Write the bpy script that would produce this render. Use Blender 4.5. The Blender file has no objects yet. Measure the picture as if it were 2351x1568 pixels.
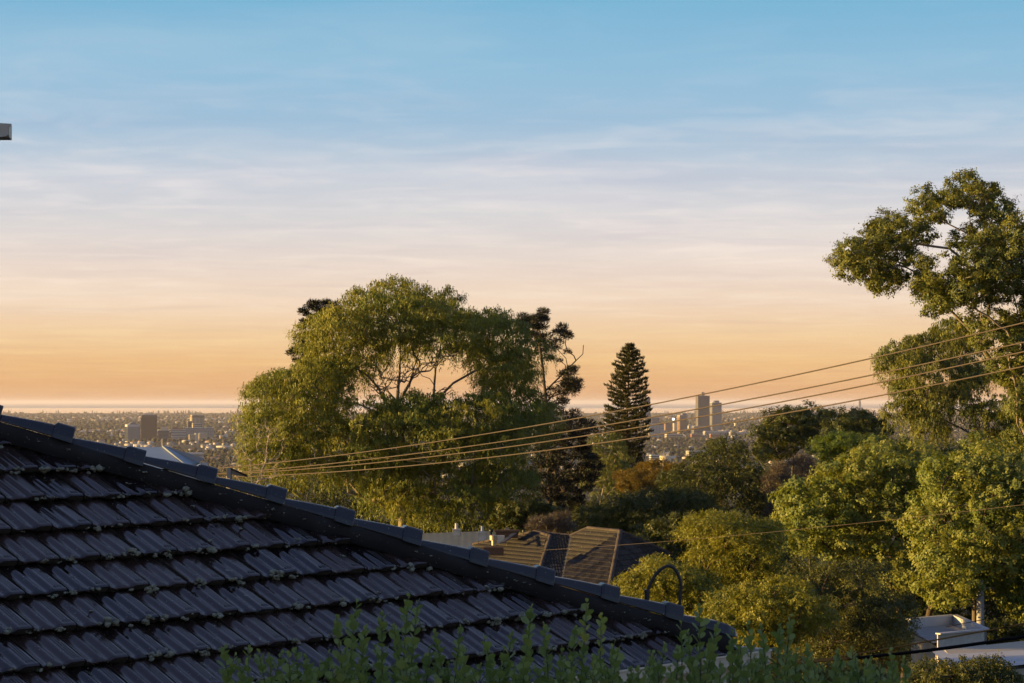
import bpy, bmesh, math, random
import numpy as np
from mathutils import Matrix, Vector

# ------------------------------------------------------------------ camera, sky, sun
scene = bpy.context.scene
col = scene.collection
FD, HYD, CXD = 4821.0, 922.7, 1175.5          # focal length, horizon row, centre column (photo measured at 2351 px width)
cam_data = bpy.data.cameras.new('camera')
cam = bpy.data.objects.new('camera', cam_data); col.objects.link(cam)
cam.location = (0, 0, 0); cam.rotation_euler = (math.radians(90), 0, 0)
cam_data.sensor_width = 36.0; cam_data.lens = 36.0 * FD / 2351.0
cam_data.shift_y = (HYD - 784.0) / 2351.0
cam_data.clip_start = 0.1; cam_data.clip_end = 2.0e6
cam_data.dof.use_dof = True; cam_data.dof.focus_distance = 70.0; cam_data.dof.aperture_fstop = 22.0
scene.camera = cam

SUN_AZ, SUN_EL = math.radians(-91.0), math.radians(5.5)
SKY_DIR = Vector((math.sin(SUN_AZ)*math.cos(SUN_EL), math.cos(SUN_AZ)*math.cos(SUN_EL), math.sin(SUN_EL)))
sun_data = bpy.data.lights.new('sun', 'SUN'); sun_data.energy = 5.0; sun_data.angle = math.radians(0.6)
sun_data.color = (1.0, 0.64, 0.20)
sun = bpy.data.objects.new('sun', sun_data); col.objects.link(sun)
sun.rotation_euler = (-SKY_DIR).to_track_quat('-Z', 'Y').to_euler()

def srgb(r, g, b):
    f = lambda c: c/12.92 if c <= 0.04045 else ((c+0.055)/1.055)**2.4
    return (f(r/255.0), f(g/255.0), f(b/255.0), 1.0)

world = bpy.data.worlds.new('World'); scene.world = world; world.use_nodes = True
wt = world.node_tree; wt.nodes.clear()
def WN(t, **k):
    n = wt.nodes.new(t)
    for a, b in k.items(): setattr(n, a, b)
    return n
def WL(a, b): wt.links.new(a, b)
def wmath(op, a, b=None, clamp=False):
    n = WN('ShaderNodeMath', operation=op, use_clamp=clamp)
    for i, v in enumerate((a, b)):
        if v is None: continue
        if isinstance(v, (int, float)): n.inputs[i].default_value = v
        else: WL(v, n.inputs[i])
    return n.outputs[0]
tc = WN('ShaderNodeTexCoord'); sep = WN('ShaderNodeSeparateXYZ'); WL(tc.outputs['Generated'], sep.inputs[0])
Z = wmath('MAXIMUM', sep.outputs[2], 0.0)
sky = WN('ShaderNodeTexSky', sky_type='NISHITA', sun_disc=False, sun_elevation=SUN_EL, sun_rotation=SUN_AZ, altitude=150, air_density=1.0, dust_density=1.2, ozone_density=2.0)
# evening sky seen through a thin sheet of cirrus, warm near the horizon and blue above
def ramp(stops, fac):
    r = WN('ShaderNodeValToRGB'); cr = r.color_ramp; cr.interpolation = 'EASE' if False else 'LINEAR'
    while len(cr.elements) < len(stops): cr.elements.new(0.5)
    for e, (p, c) in zip(cr.elements, stops): e.position = p; e.color = c
    WL(fac, r.inputs[0]); return r.outputs[0]
zz = wmath('POWER', Z, 0.5)                   # more ramp resolution near the horizon
def zp(yd): return math.sqrt(max(0.0, (HYD-yd)/math.hypot(FD, HYD-yd)))
base_stops = [(0.0, srgb(222,166,124)), (zp(880), srgb(233,177,122)), (zp(830), srgb(241,192,136)), (zp(770), srgb(246,208,162)),
              (zp(700), srgb(246,217,190)), (zp(620), srgb(240,221,208)), (zp(520), srgb(224,219,219)), (zp(400), srgb(200,209,222)),
              (zp(280), srgb(163,196,222)), (zp(150), srgb(148,194,223)), (zp(0), srgb(122,184,218)),
              (math.sqrt(0.30), srgb(128,168,206)), (math.sqrt(0.55), srgb(134,152,194)), (1.0, srgb(106,122,170))]
base = ramp(base_stops, zz)
# cirrus streaks: noise on a high flat layer, drawn out sideways by the wind
den = wmath('ADD', Z, 0.035)
cx_ = wmath('DIVIDE', sep.outputs[0], den); cy_ = wmath('DIVIDE', sep.outputs[1], den)
def streak(sx, sy, rot, scale, detail, lo, hi, seed):
    cmb = WN('ShaderNodeCombineXYZ'); WL(cx_, cmb.inputs[0]); WL(cy_, cmb.inputs[1]); cmb.inputs[2].default_value = seed
    mp = WN('ShaderNodeMapping'); mp.inputs['Rotation'].default_value = (0, 0, rot); mp.inputs['Scale'].default_value = (sx, sy, 1)
    WL(cmb.outputs[0], mp.inputs[0])
    nz = WN('ShaderNodeTexNoise'); nz.inputs['Scale'].default_value = scale; nz.inputs['Detail'].default_value = detail
    nz.inputs['Roughness'].default_value = 0.52; nz.inputs['Distortion'].default_value = 0.6
    WL(mp.outputs[0], nz.inputs['Vector'])
    mr = WN('ShaderNodeMapRange', interpolation_type='SMOOTHSTEP'); mr.inputs[1].default_value = lo; mr.inputs[2].default_value = hi
    WL(nz.outputs[0], mr.inputs[0]); return mr.outputs[0]
s1 = streak(0.55, 1.0, 0.10, 0.55, 5.0, 0.42, 0.72, 1.3)
s2 = streak(1.1, 1.0, -0.16, 2.0, 7.0, 0.45, 0.72, 7.7)
s3 = streak(0.8, 1.0, 0.12, 3.4, 6.0, 0.46, 0.70, 4.1)
cl = wmath('ADD', wmath('MULTIPLY', s1, 0.60), wmath('ADD', wmath('MULTIPLY', s2, 0.55), wmath('MULTIPLY', s3, 0.34)), clamp=True)
band = ramp([(0.0, (0.5,)*3+(1,)), (zp(800), (0.75,)*3+(1,)), (zp(620), (1.0,)*3+(1,)), (zp(420), (0.9,)*3+(1,)), (zp(250), (0.45,)*3+(1,)), (zp(60), (0.22,)*3+(1,)), (1.0, (0.35,)*3+(1,))], zz)
cl = wmath('MULTIPLY', cl, band)
cloud_stops = [(0.0, srgb(226,166,124)), (zp(830), srgb(252,208,146)), (zp(770), srgb(254,219,170)), (zp(700), srgb(253,228,202)),
               (zp(600), srgb(250,233,220)), (zp(460), srgb(238,232,232)), (zp(250), srgb(214,222,232)), (zp(0), srgb(180,208,228)),
               (math.sqrt(0.4), srgb(164,178,208)), (1.0, srgb(120,134,176))]
cloud = ramp(cloud_stops, zz)
mixc = WN('ShaderNodeMix', data_type='RGBA'); WL(cl, mixc.inputs[0]); WL(base, mixc.inputs[6]); WL(cloud, mixc.inputs[7])
# dull grey-violet undersides between the streaks
sh = streak(0.5, 1.0, 0.16, 1.7, 6.0, 0.48, 0.74, 12.4)
dk = WN('ShaderNodeMix', data_type='RGBA', blend_type='MULTIPLY'); WL(wmath('MULTIPLY', wmath('MULTIPLY', sh, band), 0.42), dk.inputs[0]); WL(mixc.outputs[2], dk.inputs[6]); dk.inputs[7].default_value = (0.80, 0.80, 0.90, 1)
ten = WN('ShaderNodeVectorMath', operation='SCALE'); WL(dk.outputs[2], ten.inputs[0]); ten.inputs['Scale'].default_value = 7.5
mixs = WN('ShaderNodeMix', data_type='RGBA'); mixs.inputs[0].default_value = 0.92
WL(sky.outputs[0], mixs.inputs[6]); WL(ten.outputs[0], mixs.inputs[7])
bg = WN('ShaderNodeBackground'); bg.inputs[1].default_value = 0.05; WL(mixs.outputs[2], bg.inputs[0])
wo = WN('ShaderNodeOutputWorld'); WL(bg.outputs[0], wo.inputs[0])

vs = scene.view_settings
vs.view_transform = 'Standard'; vs.look = 'None'; vs.exposure = 1.42; vs.gamma = 1.0; vs.use_curve_mapping = False
scene.render.engine = 'CYCLES'
cy = scene.cycles
cy.max_bounces = 6; cy.diffuse_bounces = 2; cy.glossy_bounces = 3; cy.transmission_bounces = 3; cy.transparent_max_bounces = 8; cy.volume_bounces = 0
cy.use_denoising = True; cy.caustics_reflective = False; cy.caustics_refractive = False

# ------------------------------------------------------------------ helpers
def pd(x, y, d):                              # photo pixel (2351 wide) at distance d along the view
    return Vector(((x-CXD)/FD*d, d, (HYD-y)/FD*d))
def ps(x, y, d):                              # the same from full-size photo pixels
    return pd(x*2351/2841, y*2351/2841, d)

def tag(o, label=None, cat=None, group=None, kind=None):
    if label: o['label'] = label
    if cat: o['category'] = cat
    if group: o['group'] = group
    if kind: o['kind'] = kind
    return o
def link(name, me, parent=None, mat=None):
    o = bpy.data.objects.new(name, me); col.objects.link(o)
    if mat is not None and me is not None and not me.materials: me.materials.append(mat)
    if parent is not None: o.parent = parent
    return o
def empty(name, loc=(0, 0, 0), rz=0.0):
    o = bpy.data.objects.new(name, None); col.objects.link(o)
    o.location = loc; o.rotation_euler = (0, 0, rz); o.empty_display_size = 0.3
    return o
def np_mesh(name, v, f, smooth=False, attrs=None):
    v = np.ascontiguousarray(v, np.float32); f = np.ascontiguousarray(f, np.int32); k = f.shape[1]
    me = bpy.data.meshes.new(name)
    me.vertices.add(len(v)); me.vertices.foreach_set('co', v.ravel())
    me.loops.add(f.size); me.loops.foreach_set('vertex_index', f.ravel())
    me.polygons.add(len(f)); me.polygons.foreach_set('loop_start', np.arange(0, f.size, k, dtype=np.int32))
    me.polygons.foreach_set('loop_total', np.full(len(f), k, np.int32))
    if smooth: me.polygons.foreach_set('use_smooth', np.ones(len(f), bool))
    for n, a in (attrs or {}).items():
        if a.ndim == 1:
            at = me.attributes.new(n, 'FLOAT', 'FACE'); at.data.foreach_set('value', np.ascontiguousarray(a, np.float32))
        else:
            at = me.attributes.new(n, 'FLOAT_COLOR', 'FACE')
            c4 = np.ones((len(a), 4), np.float32); c4[:, :3] = a; at.data.foreach_set('color', c4.ravel())
    me.update(calc_edges=True); me.validate()
    return me

class MB:                                      # collects boxes, prisms and tubes for one mesh
    def __init__(s): s.v = []; s.f = []
    def add(s, v, f):
        n = len(s.v); s.v += [tuple(p) for p in v]; s.f += [tuple(i+n for i in q) for q in f]; return s
    def box(s, c, size, M=None, taper=1.0):
        hx, hy, hz = [q/2 for q in size]; t = taper
        v = [Vector((sx*hx*(t if sz > 0 else 1), sy*hy*(t if sz > 0 else 1), sz*hz)) + Vector(c) for sz in (-1, 1) for sy in (-1, 1) for sx in (-1, 1)]
        if M is not None: v = [M @ q for q in v]
        return s.add(v, [(0,2,3,1),(4,5,7,6),(0,1,5,4),(2,6,7,3),(0,4,6,2),(1,3,7,5)])
    def tube(s, pts, rad, n=8, caps=True):
        pts = [Vector(p) for p in pts]; k0 = len(s.v); m = len(pts)
        rad = rad if hasattr(rad, '__len__') else [rad]*m
        t0 = (pts[1]-pts[0]).normalized(); a = t0.orthogonal().normalized()
        for i, p in enumerate(pts):
            t = (pts[min(i+1, m-1)]-pts[max(i-1, 0)]).normalized()
            a = (a - t*a.dot(t)).normalized(); b = t.cross(a)
            for j in range(n):
                w = 2*math.pi*j/n; s.v.append(tuple(p+(a*math.cos(w)+b*math.sin(w))*rad[i]))
        for i in range(m-1):
            for j in range(n):
                s.f.append((k0+i*n+j, k0+i*n+(j+1)%n, k0+(i+1)*n+(j+1)%n, k0+(i+1)*n+j))
        if caps:
            s.f.append(tuple(k0+j for j in range(n-1, -1, -1))); s.f.append(tuple(k0+(m-1)*n+j for j in range(n)))
        return s
    def lathe(s, prof, n=16, c=(0, 0, 0)):
        k0 = len(s.v); c = Vector(c)
        for r, z in prof:
            for j in range(n):
                w = 2*math.pi*j/n; s.v.append((c.x+r*math.cos(w), c.y+r*math.sin(w), c.z+z))
        for i in range(len(prof)-1):
            for j in range(n):
                s.f.append((k0+i*n+j, k0+i*n+(j+1)%n, k0+(i+1)*n+(j+1)%n, k0+(i+1)*n+j))
        s.f.append(tuple(k0+j for j in range(n-1, -1, -1))); s.f.append(tuple(k0+(len(prof)-1)*n+j for j in range(n)))
        return s
    def extrude(s, poly, vec):                 # closed prism from a polygon (list of points)
        n = len(poly); vec = Vector(vec); k0 = len(s.v)
        s.v += [tuple(Vector(p)) for p in poly] + [tuple(Vector(p)+vec) for p in poly]
        for j in range(n): s.f.append((k0+j, k0+(j+1)%n, k0+n+(j+1)%n, k0+n+j))
        s.f.append(tuple(k0+j for j in range(n-1, -1, -1))); s.f.append(tuple(k0+n+j for j in range(n)))
        return s
    def mesh(s, name, smooth=False):
        me = bpy.data.meshes.new(name); me.from_pydata(s.v, [], s.f); me.update()
        bm = bmesh.new(); bm.from_mesh(me); bmesh.ops.recalc_face_normals(bm, faces=bm.faces); bm.to_mesh(me); bm.free()
        if smooth: me.polygons.foreach_set('use_smooth', np.ones(len(me.polygons), bool))
        return me
    def build(s, name, mat, parent=None, smooth=False):
        return link(name, s.mesh(name, smooth), parent, mat)

# ------------------------------------------------------------------ materials
MATS = {}
def node_mat(name):
    m = bpy.data.materials.new(name); m.use_nodes = True; t = m.node_tree; t.nodes.clear()
    N = lambda ty, **k: _mk(t, ty, k)
    return m, t, N, t.links.new
def _mk(t, ty, k):
    n = t.nodes.new(ty)
    for a, b in k.items(): setattr(n, a, b)
    return n
def surf(name, c1, c2=None, rough=0.7, scale=3.0, spec=0.3, bump=0.0, bscale=40.0, metal=0.0, rand=0.0, coords='Object', detail=6.0, rough2=None):
    """matte or glossy surface whose colour wanders between c1 and c2"""
    m, t, N, L = node_mat(name)
    c2 = c2 or tuple(c*0.75 for c in c1)
    tcn = N('ShaderNodeTexCoord'); nz = N('ShaderNodeTexNoise'); nz.inputs['Scale'].default_value = scale; nz.inputs['Detail'].default_value = detail
    nz.inputs['Roughness'].default_value = 0.62
    L(tcn.outputs[coords], nz.inputs['Vector'])
    mr = N('ShaderNodeMapRange'); mr.inputs[1].default_value = 0.3; mr.inputs[2].default_value = 0.7; L(nz.outputs[0], mr.inputs[0])
    mx = N('ShaderNodeMix', data_type='RGBA'); mx.inputs[6].default_value = (*c1, 1); mx.inputs[7].default_value = (*c2, 1); L(mr.outputs[0], mx.inputs[0])
    colour = mx.outputs[2]
    if rand:
        oi = N('ShaderNodeObjectInfo'); hv = N('ShaderNodeHueSaturation'); vr = N('ShaderNodeMapRange')
        vr.inputs[3].default_value = 1-rand; vr.inputs[4].default_value = 1+rand; L(oi.outputs['Random'], vr.inputs[0]); L(vr.outputs[0], hv.inputs['Value']); L(colour, hv.inputs['Color']); colour = hv.outputs[0]
    b = N('ShaderNodeBsdfPrincipled'); b.inputs['Roughness'].default_value = rough; b.inputs['Specular IOR Level'].default_value = spec; b.inputs['Metallic'].default_value = metal
    L(colour, b.inputs['Base Color'])
    if rough2 is not None:
        r2 = N('ShaderNodeMapRange'); r2.inputs[1].default_value = 0.35; r2.inputs[2].default_value = 0.65; r2.inputs[3].default_value = rough; r2.inputs[4].default_value = rough2
        L(nz.outputs[0], r2.inputs[0]); L(r2.outputs[0], b.inputs['Roughness'])
    if bump:
        n2 = N('ShaderNodeTexNoise'); n2.inputs['Scale'].default_value = bscale; n2.inputs['Detail'].default_value = 5; L(tcn.outputs[coords], n2.inputs['Vector'])
        bp = N('ShaderNodeBump'); bp.inputs['Strength'].default_value = bump; bp.inputs['Distance'].default_value = 0.02; L(n2.outputs[0], bp.inputs['Height']); L(bp.outputs[0], b.inputs['Normal'])
    o = N('ShaderNodeOutputMaterial'); L(b.outputs[0], o.inputs[0]); MATS[name] = m
    return m
def leaf_mat(name, ca, cb, trans=0.35, tcol=None, rough=0.5, spec=0.25):
    """leaves: each leaf has its own tint between ca and cb, some light passes through"""
    m, t, N, L = node_mat(name)
    at = N('ShaderNodeAttribute', attribute_name='tint')
    mx = N('ShaderNodeMix', data_type='RGBA'); mx.inputs[6].default_value = (*ca, 1); mx.inputs[7].default_value = (*cb, 1); L(at.outputs['Fac'], mx.inputs[0])
    b = N('ShaderNodeBsdfPrincipled'); b.inputs['Roughness'].default_value = rough; b.inputs['Specular IOR Level'].default_value = spec; L(mx.outputs[2], b.inputs['Base Color'])
    tr = N('ShaderNodeBsdfTranslucent')
    tm = N('ShaderNodeMix', data_type='RGBA', blend_type='MULTIPLY'); tm.inputs[0].default_value = 1.0; L(mx.outputs[2], tm.inputs[6]); tm.inputs[7].default_value = (*(tcol or (1.5, 1.35, 0.6)), 1); L(tm.outputs[2], tr.inputs[0])
    ms = N('ShaderNodeMixShader'); ms.inputs[0].default_value = trans; L(b.outputs[0], ms.inputs[1]); L(tr.outputs[0], ms.inputs[2])
    o = N('ShaderNodeOutputMaterial'); L(ms.outputs[0], o.inputs[0]); MATS[name] = m
    return m
def attr_mat(name, rough=0.85):
    m, t, N, L = node_mat(name)
    at = N('ShaderNodeAttribute', attribute_name='tone'); b = N('ShaderNodeBsdfPrincipled'); b.inputs['Roughness'].default_value = rough; b.inputs['Specular IOR Level'].default_value = 0.2
    L(at.outputs['Color'], b.inputs['Base Color']); o = N('ShaderNodeOutputMaterial'); L(b.outputs[0], o.inputs[0]); MATS[name] = m
    return m
# ------------------------------------------------------------------ the ground, the plain and the sea
TY = np.array([-60, 0, 20, 60, 100, 150, 250, 500, 1000, 2000, 3000, 4000, 60000.0])
TZ = np.array([-3.4, -4.2, -4.9, -9.5, -13.5, -17, -26, -50, -82, -110, -119, -120, -120.0])
def ground_z(y): return float(np.interp(y, TY, TZ))
PLAIN = -120.0
COAST = 22600.0
def make_ground():
    ys = np.concatenate([np.linspace(-60, 160, 45), np.linspace(175, 600, 30), np.linspace(650, 4000, 50), np.linspace(4200, COAST, 80)])
    us = np.linspace(-1, 1, 61)
    rng = np.random.default_rng(3)
    V = []
    for y in ys:
        half = 90 + abs(y)*0.75 if y < 4000 else 90 + y*0.75
        x = us*half
        z = np.interp(y, TY, TZ) + np.sin(x*0.05+y*0.03)*0.25*min(1, max(0, (y-30)/60))
        yy = np.full_like(x, y)
        if y > COAST-1: yy = yy + 260*np.sin(x/2100.0) + 120*np.sin(x/700.0)
        V.append(np.stack([x, yy, z], 1))
    V = np.concatenate(V); n = len(us); m = len(ys)
    i = np.arange((m-1)*n).reshape(m-1, n)[:, :-1].ravel()
    F = np.stack([i, i+1, i+n+1, i+n], 1)
    m_, t, N, L = node_mat('earth')
    tcn = N('ShaderNodeTexCoord')
    n1 = N('ShaderNodeTexNoise'); n1.inputs['Scale'].default_value = 0.0035; n1.inputs['Detail'].default_value = 9; n1.inputs['Roughness'].default_value = 0.7; L(tcn.outputs['Object'], n1.inputs['Vector'])
    n2 = N('ShaderNodeTexNoise'); n2.inputs['Scale'].default_value = 0.35; n2.inputs['Detail'].default_value = 8; L(tcn.outputs['Object'], n2.inputs['Vector'])
    r = N('ShaderNodeValToRGB'); e = r.color_ramp.elements; e[0].position = 0.35; e[0].color = (0.035, 0.035, 0.02, 1); e[1].position = 0.62; e[1].color = (0.12, 0.095, 0.06, 1)
    ne = r.color_ramp.elements.new(0.5); ne.color = (0.06, 0.055, 0.03, 1); L(n1.outputs[0], r.inputs[0])
    mx = N('ShaderNodeMix', data_type='RGBA', blend_type='MULTIPLY'); mx.inputs[0].default_value = 0.5; L(r.outputs[0], mx.inputs[6]); L(n2.outputs['Color'], mx.inputs[7])
    b = N('ShaderNodeBsdfPrincipled'); b.inputs['Roughness'].default_value = 0.95; b.inputs['Specular IOR Level'].default_value = 0.1; L(mx.outputs[2], b.inputs['Base Color'])
    o = N('ShaderNodeOutputMaterial'); L(b.outputs[0], o.inputs[0])
    tag(link('ground', np_mesh('ground', V, F, True), None, m_), kind='structure')
    # sea, smooth near the shore and ruffled farther out
    SY = 230000.0
    v = [(-40000, 20000, PLAIN-1.2), (40000, 20000, PLAIN-1.2), (SY*0.45, SY, PLAIN-1.2), (-SY*0.45, SY, PLAIN-1.2)]
    m_, t, N, L = node_mat('sea_water')
    tcn = N('ShaderNodeTexCoord'); sp = N('ShaderNodeSeparateXYZ'); L(tcn.outputs['Object'], sp.inputs[0])
    mp = N('ShaderNodeMapping'); mp.inputs['Scale'].default_value = (0.00005, 0.0005, 1); L(tcn.outputs['Object'], mp.inputs[0])
    nz = N('ShaderNodeTexNoise'); nz.inputs['Scale'].default_value = 1.0; nz.inputs['Detail'].default_value = 4; L(mp.outputs[0], nz.inputs['Vector'])
    ad = N('ShaderNodeMath', operation='MULTIPLY_ADD'); L(nz.outputs[0], ad.inputs[0]); ad.inputs[1].default_value = 9000.0; L(sp.outputs[1], ad.inputs[2])
    mr = N('ShaderNodeMapRange', interpolation_type='SMOOTHSTEP'); mr.inputs[1].default_value = 41000; mr.inputs[2].default_value = 52000; mr.inputs[3].default_value = 0.025; mr.inputs[4].default_value = 0.40; L(ad.outputs[0], mr.inputs[0])
    b = N('ShaderNodeBsdfPrincipled'); b.inputs['Base Color'].default_value = (0.02, 0.035, 0.05, 1); b.inputs['IOR'].default_value = 1.33; L(mr.outputs[0], b.inputs['Roughness'])
    o = N('ShaderNodeOutputMaterial'); L(b.outputs[0], o.inputs[0])
    me = bpy.data.meshes.new('sea'); me.from_pydata(v, [], [(0, 1, 2, 3)]); me.update()
    tag(link('sea', me, None, m_), kind='structure')
make_ground()

def plain_d(y): return 120.0*FD/(y-HYD)       # distance of a point of the plain seen on photo row y

# icosphere data for distant crowns
def ico(sub):
    bm = bmesh.new(); bmesh.ops.create_icosphere(bm, subdivisions=sub, radius=1.0)
    v = np.array([q.co[:] for q in bm.verts]); f = np.array([[q.index for q in p.verts] for p in bm.faces]); bm.free(); return v, f
ICO1, ICO2 = ico(1), ico(2)
def far_crowns():
    rng = np.random.default_rng(11)
    attr_mat('far_foliage', 0.9)
    def field(n, y0, y1, icod, rlo, rhi, belt, seed):
        rng = np.random.default_rng(seed)
        y = rng.uniform(y0, y1, n*3); x = rng.uniform(-900, 3250, n*3); d = plain_d(y)
        X = (x-CXD)/FD*d
        # trees gather in belts and parks
        s = np.sin(X/610+3*np.sin(d/1900))+np.sin(d/430+2*np.sin(X/1500))+0.8*np.sin(X/190+d/260)
        keep = s+rng.normal(0, 0.8, n*3) > belt
        X, d = X[keep][:n], d[keep][:n]; k = len(X)
        R = rng.uniform(rlo, rhi, k)*(1+d/40000)
        return X, d, R, icod, rng
    VV, FF, TT = [], [], []; off = 0
    zs = [(4200, 1025, 1125, ICO1, 2.4, 5.2, -0.4, 1), (5600, 995, 1060, ICO1, 2.6, 6.0, -0.2, 2), (8500, 972, 1030, ICO1, 3.4, 7, -0.3, 3), (9500, 955, 990, ICO1, 4.5, 9, -0.8, 4), (5000, 950.5, 958, ICO1, 4, 8, -1.5, 5)]
    for z in zs:
        X, d, R, (iv, if_), rng = field(*z); k = len(X)
        jit = rng.normal(1, 0.16, (k, len(iv), 1))
        sc = np.stack([R*rng.uniform(0.9, 1.5, k), R*rng.uniform(0.9, 1.4, k), R*rng.uniform(0.65, 1.25, k)], 1)
        pos = np.stack([X, d, np.interp(d, TY, TZ)+sc[:, 2]*0.72], 1)
        v = iv[None]*jit*sc[:, None]+pos[:, None]
        f = if_[None]+(np.arange(k)*len(iv))[:, None, None]+off
        off += v.shape[0]*v.shape[1]
        g = rng.uniform(0, 1, (k, 1)); b = rng.uniform(0.8, 1.2, (k, 1))
        tone = (np.array([0.028, 0.036, 0.018])*(1-g)+np.array([0.062, 0.050, 0.028])*g)*b
        VV.append(v.reshape(-1, 3)); FF.append(f.reshape(-1, 3)); TT.append(np.repeat(tone, len(if_), 0))
    me = np_mesh('far_trees', np.concatenate(VV), np.concatenate(FF), True, {'tone': np.concatenate(TT)})
    tag(link('far_trees', me, None, MATS['far_foliage']), 'massed trees of the suburbs spread over the far plain', 'trees', kind='stuff')
    # a row of pointed pines along the shore
    rng = np.random.default_rng(5); V, F, T = [], [], []; off = 0
    clusters = [(330, 380, 30), (400, 470, 26), (480, 560, 34), (640, 668, 22), (0, 60, 18), (1990, 2110, 40), (2240, 2700, 60), (1800, 2200, 40), (2480, 2600, 30), (100, 330, 20), (1900, 1960, 14)]
    for a, b_, n in clusters:
        xs = rng.uniform(a*0.8275, b_*0.8275, n)
        for x in xs:
            d = COAST-rng.uniform(250, 800); h = rng.uniform(12, 34)*(1.0 if rng.random() < 0.75 else 1.35); r = h*rng.uniform(0.13, 0.24); X = (x-CXD)/FD*d
            k = 5; lv = [(r*0.3, 0), (r, h*0.18), (r*0.7, h*0.5), (r*0.4, h*0.8), (0.3, h)]
            vv = [(X+q*math.cos(2*math.pi*j/k)*rng.uniform(0.7, 1.3), d+q*math.sin(2*math.pi*j/k), PLAIN+z) for q, z in lv for j in range(k)]
            V += vv
            for i in range(len(lv)-1):
                for j in range(k): F.append((off+i*k+j, off+i*k+(j+1) % k, off+(i+1)*k+(j+1) % k, off+(i+1)*k+j)); T.append((0.03, 0.032, 0.02))
            off += len(vv)
    me = np_mesh('shore_pines', np.array(V), np.array(F), False, {'tone': np.array(T)})
    tag(link('shore_pines', me, None, MATS['far_foliage']), 'thin line of pointed pines along the distant shore', 'trees', kind='stuff')
    # low suburban roofs
    attr_mat('far_roofs', 0.7)
    V, F, T = [], [], []; off = 0
    rng = np.random.default_rng(21)
    pal = [(0.40, 0.37, 0.34), (0.26, 0.24, 0.22), (0.30, 0.16, 0.10), (0.22, 0.14, 0.10), (0.18, 0.17, 0.17), (0.42, 0.40, 0.38), (0.36, 0.24, 0.15)]
    for n, y0, y1, s0, s1 in ((850, 1015, 1110, 7, 12), (1300, 985, 1035, 6, 11), (2900, 962, 995, 8, 16), (1400, 953, 966, 10, 24)):
        for _ in range(n):
            y = rng.uniform(y0, y1); x = rng.uniform(-900, 3250); d = plain_d(y); X = (x-CXD)/FD*d; w = rng.uniform(s0, s1); l = w*rng.uniform(0.7, 2.2); h = rng.uniform(3.2, 6.5); a = rng.uniform(-0.5, 0.9)
            big = rng.random() < 0.025
            if big: w *= 1.8; l *= 2.0; h *= 1.3
            rh = 0.4 if big else w*0.22
            z0 = float(np.interp(d, TY, TZ)); ca, sa = math.cos(a), math.sin(a)
            P = [(-l/2, -w/2, 0), (l/2, -w/2, 0), (l/2, w/2, 0), (-l/2, w/2, 0), (-l/2, -w/2, h), (l/2, -w/2, h), (l/2, w/2, h), (-l/2, w/2, h), (-l/2+w*0.3, 0, h+rh), (l/2-w*0.3, 0, h+rh)]
            V += [(X+px*ca-py*sa, d+px*sa+py*ca, z0+pz) for px, py, pz in P]
            wc = pal[rng.integers(0, 2)] if not big else (0.5, 0.48, 0.45); rc = pal[rng.integers(0, len(pal))] if not big else (0.42, 0.42, 0.43)
            for q in ((0, 1, 5, 4), (1, 2, 6, 5), (2, 3, 7, 6), (3, 0, 4, 7)): F.append(tuple(off+i for i in q)); T.append(wc)
            for q in ((4, 5, 9, 8), (6, 7, 8, 9), (5, 6, 9, 9), (7, 4, 8, 8)): F.append(tuple(off+i for i in q)); T.append(rc)
            off += 10
    tri = []; tt = []
    for q, c in zip(F, T):
        tri.append((q[0], q[1], q[2])); tt.append(c)
        if q[2] != q[3]: tri.append((q[0], q[2], q[3])); tt.append(c)
    me = np_mesh('suburb_roofs', np.array(V), np.array(tri), False, {'tone': np.array(tt)})
    tag(link('suburb_roofs', me, None, MATS['far_roofs']), 'small low houses and sheds scattered across the far plain', 'houses', kind='stuff')
far_crowns()

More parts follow.
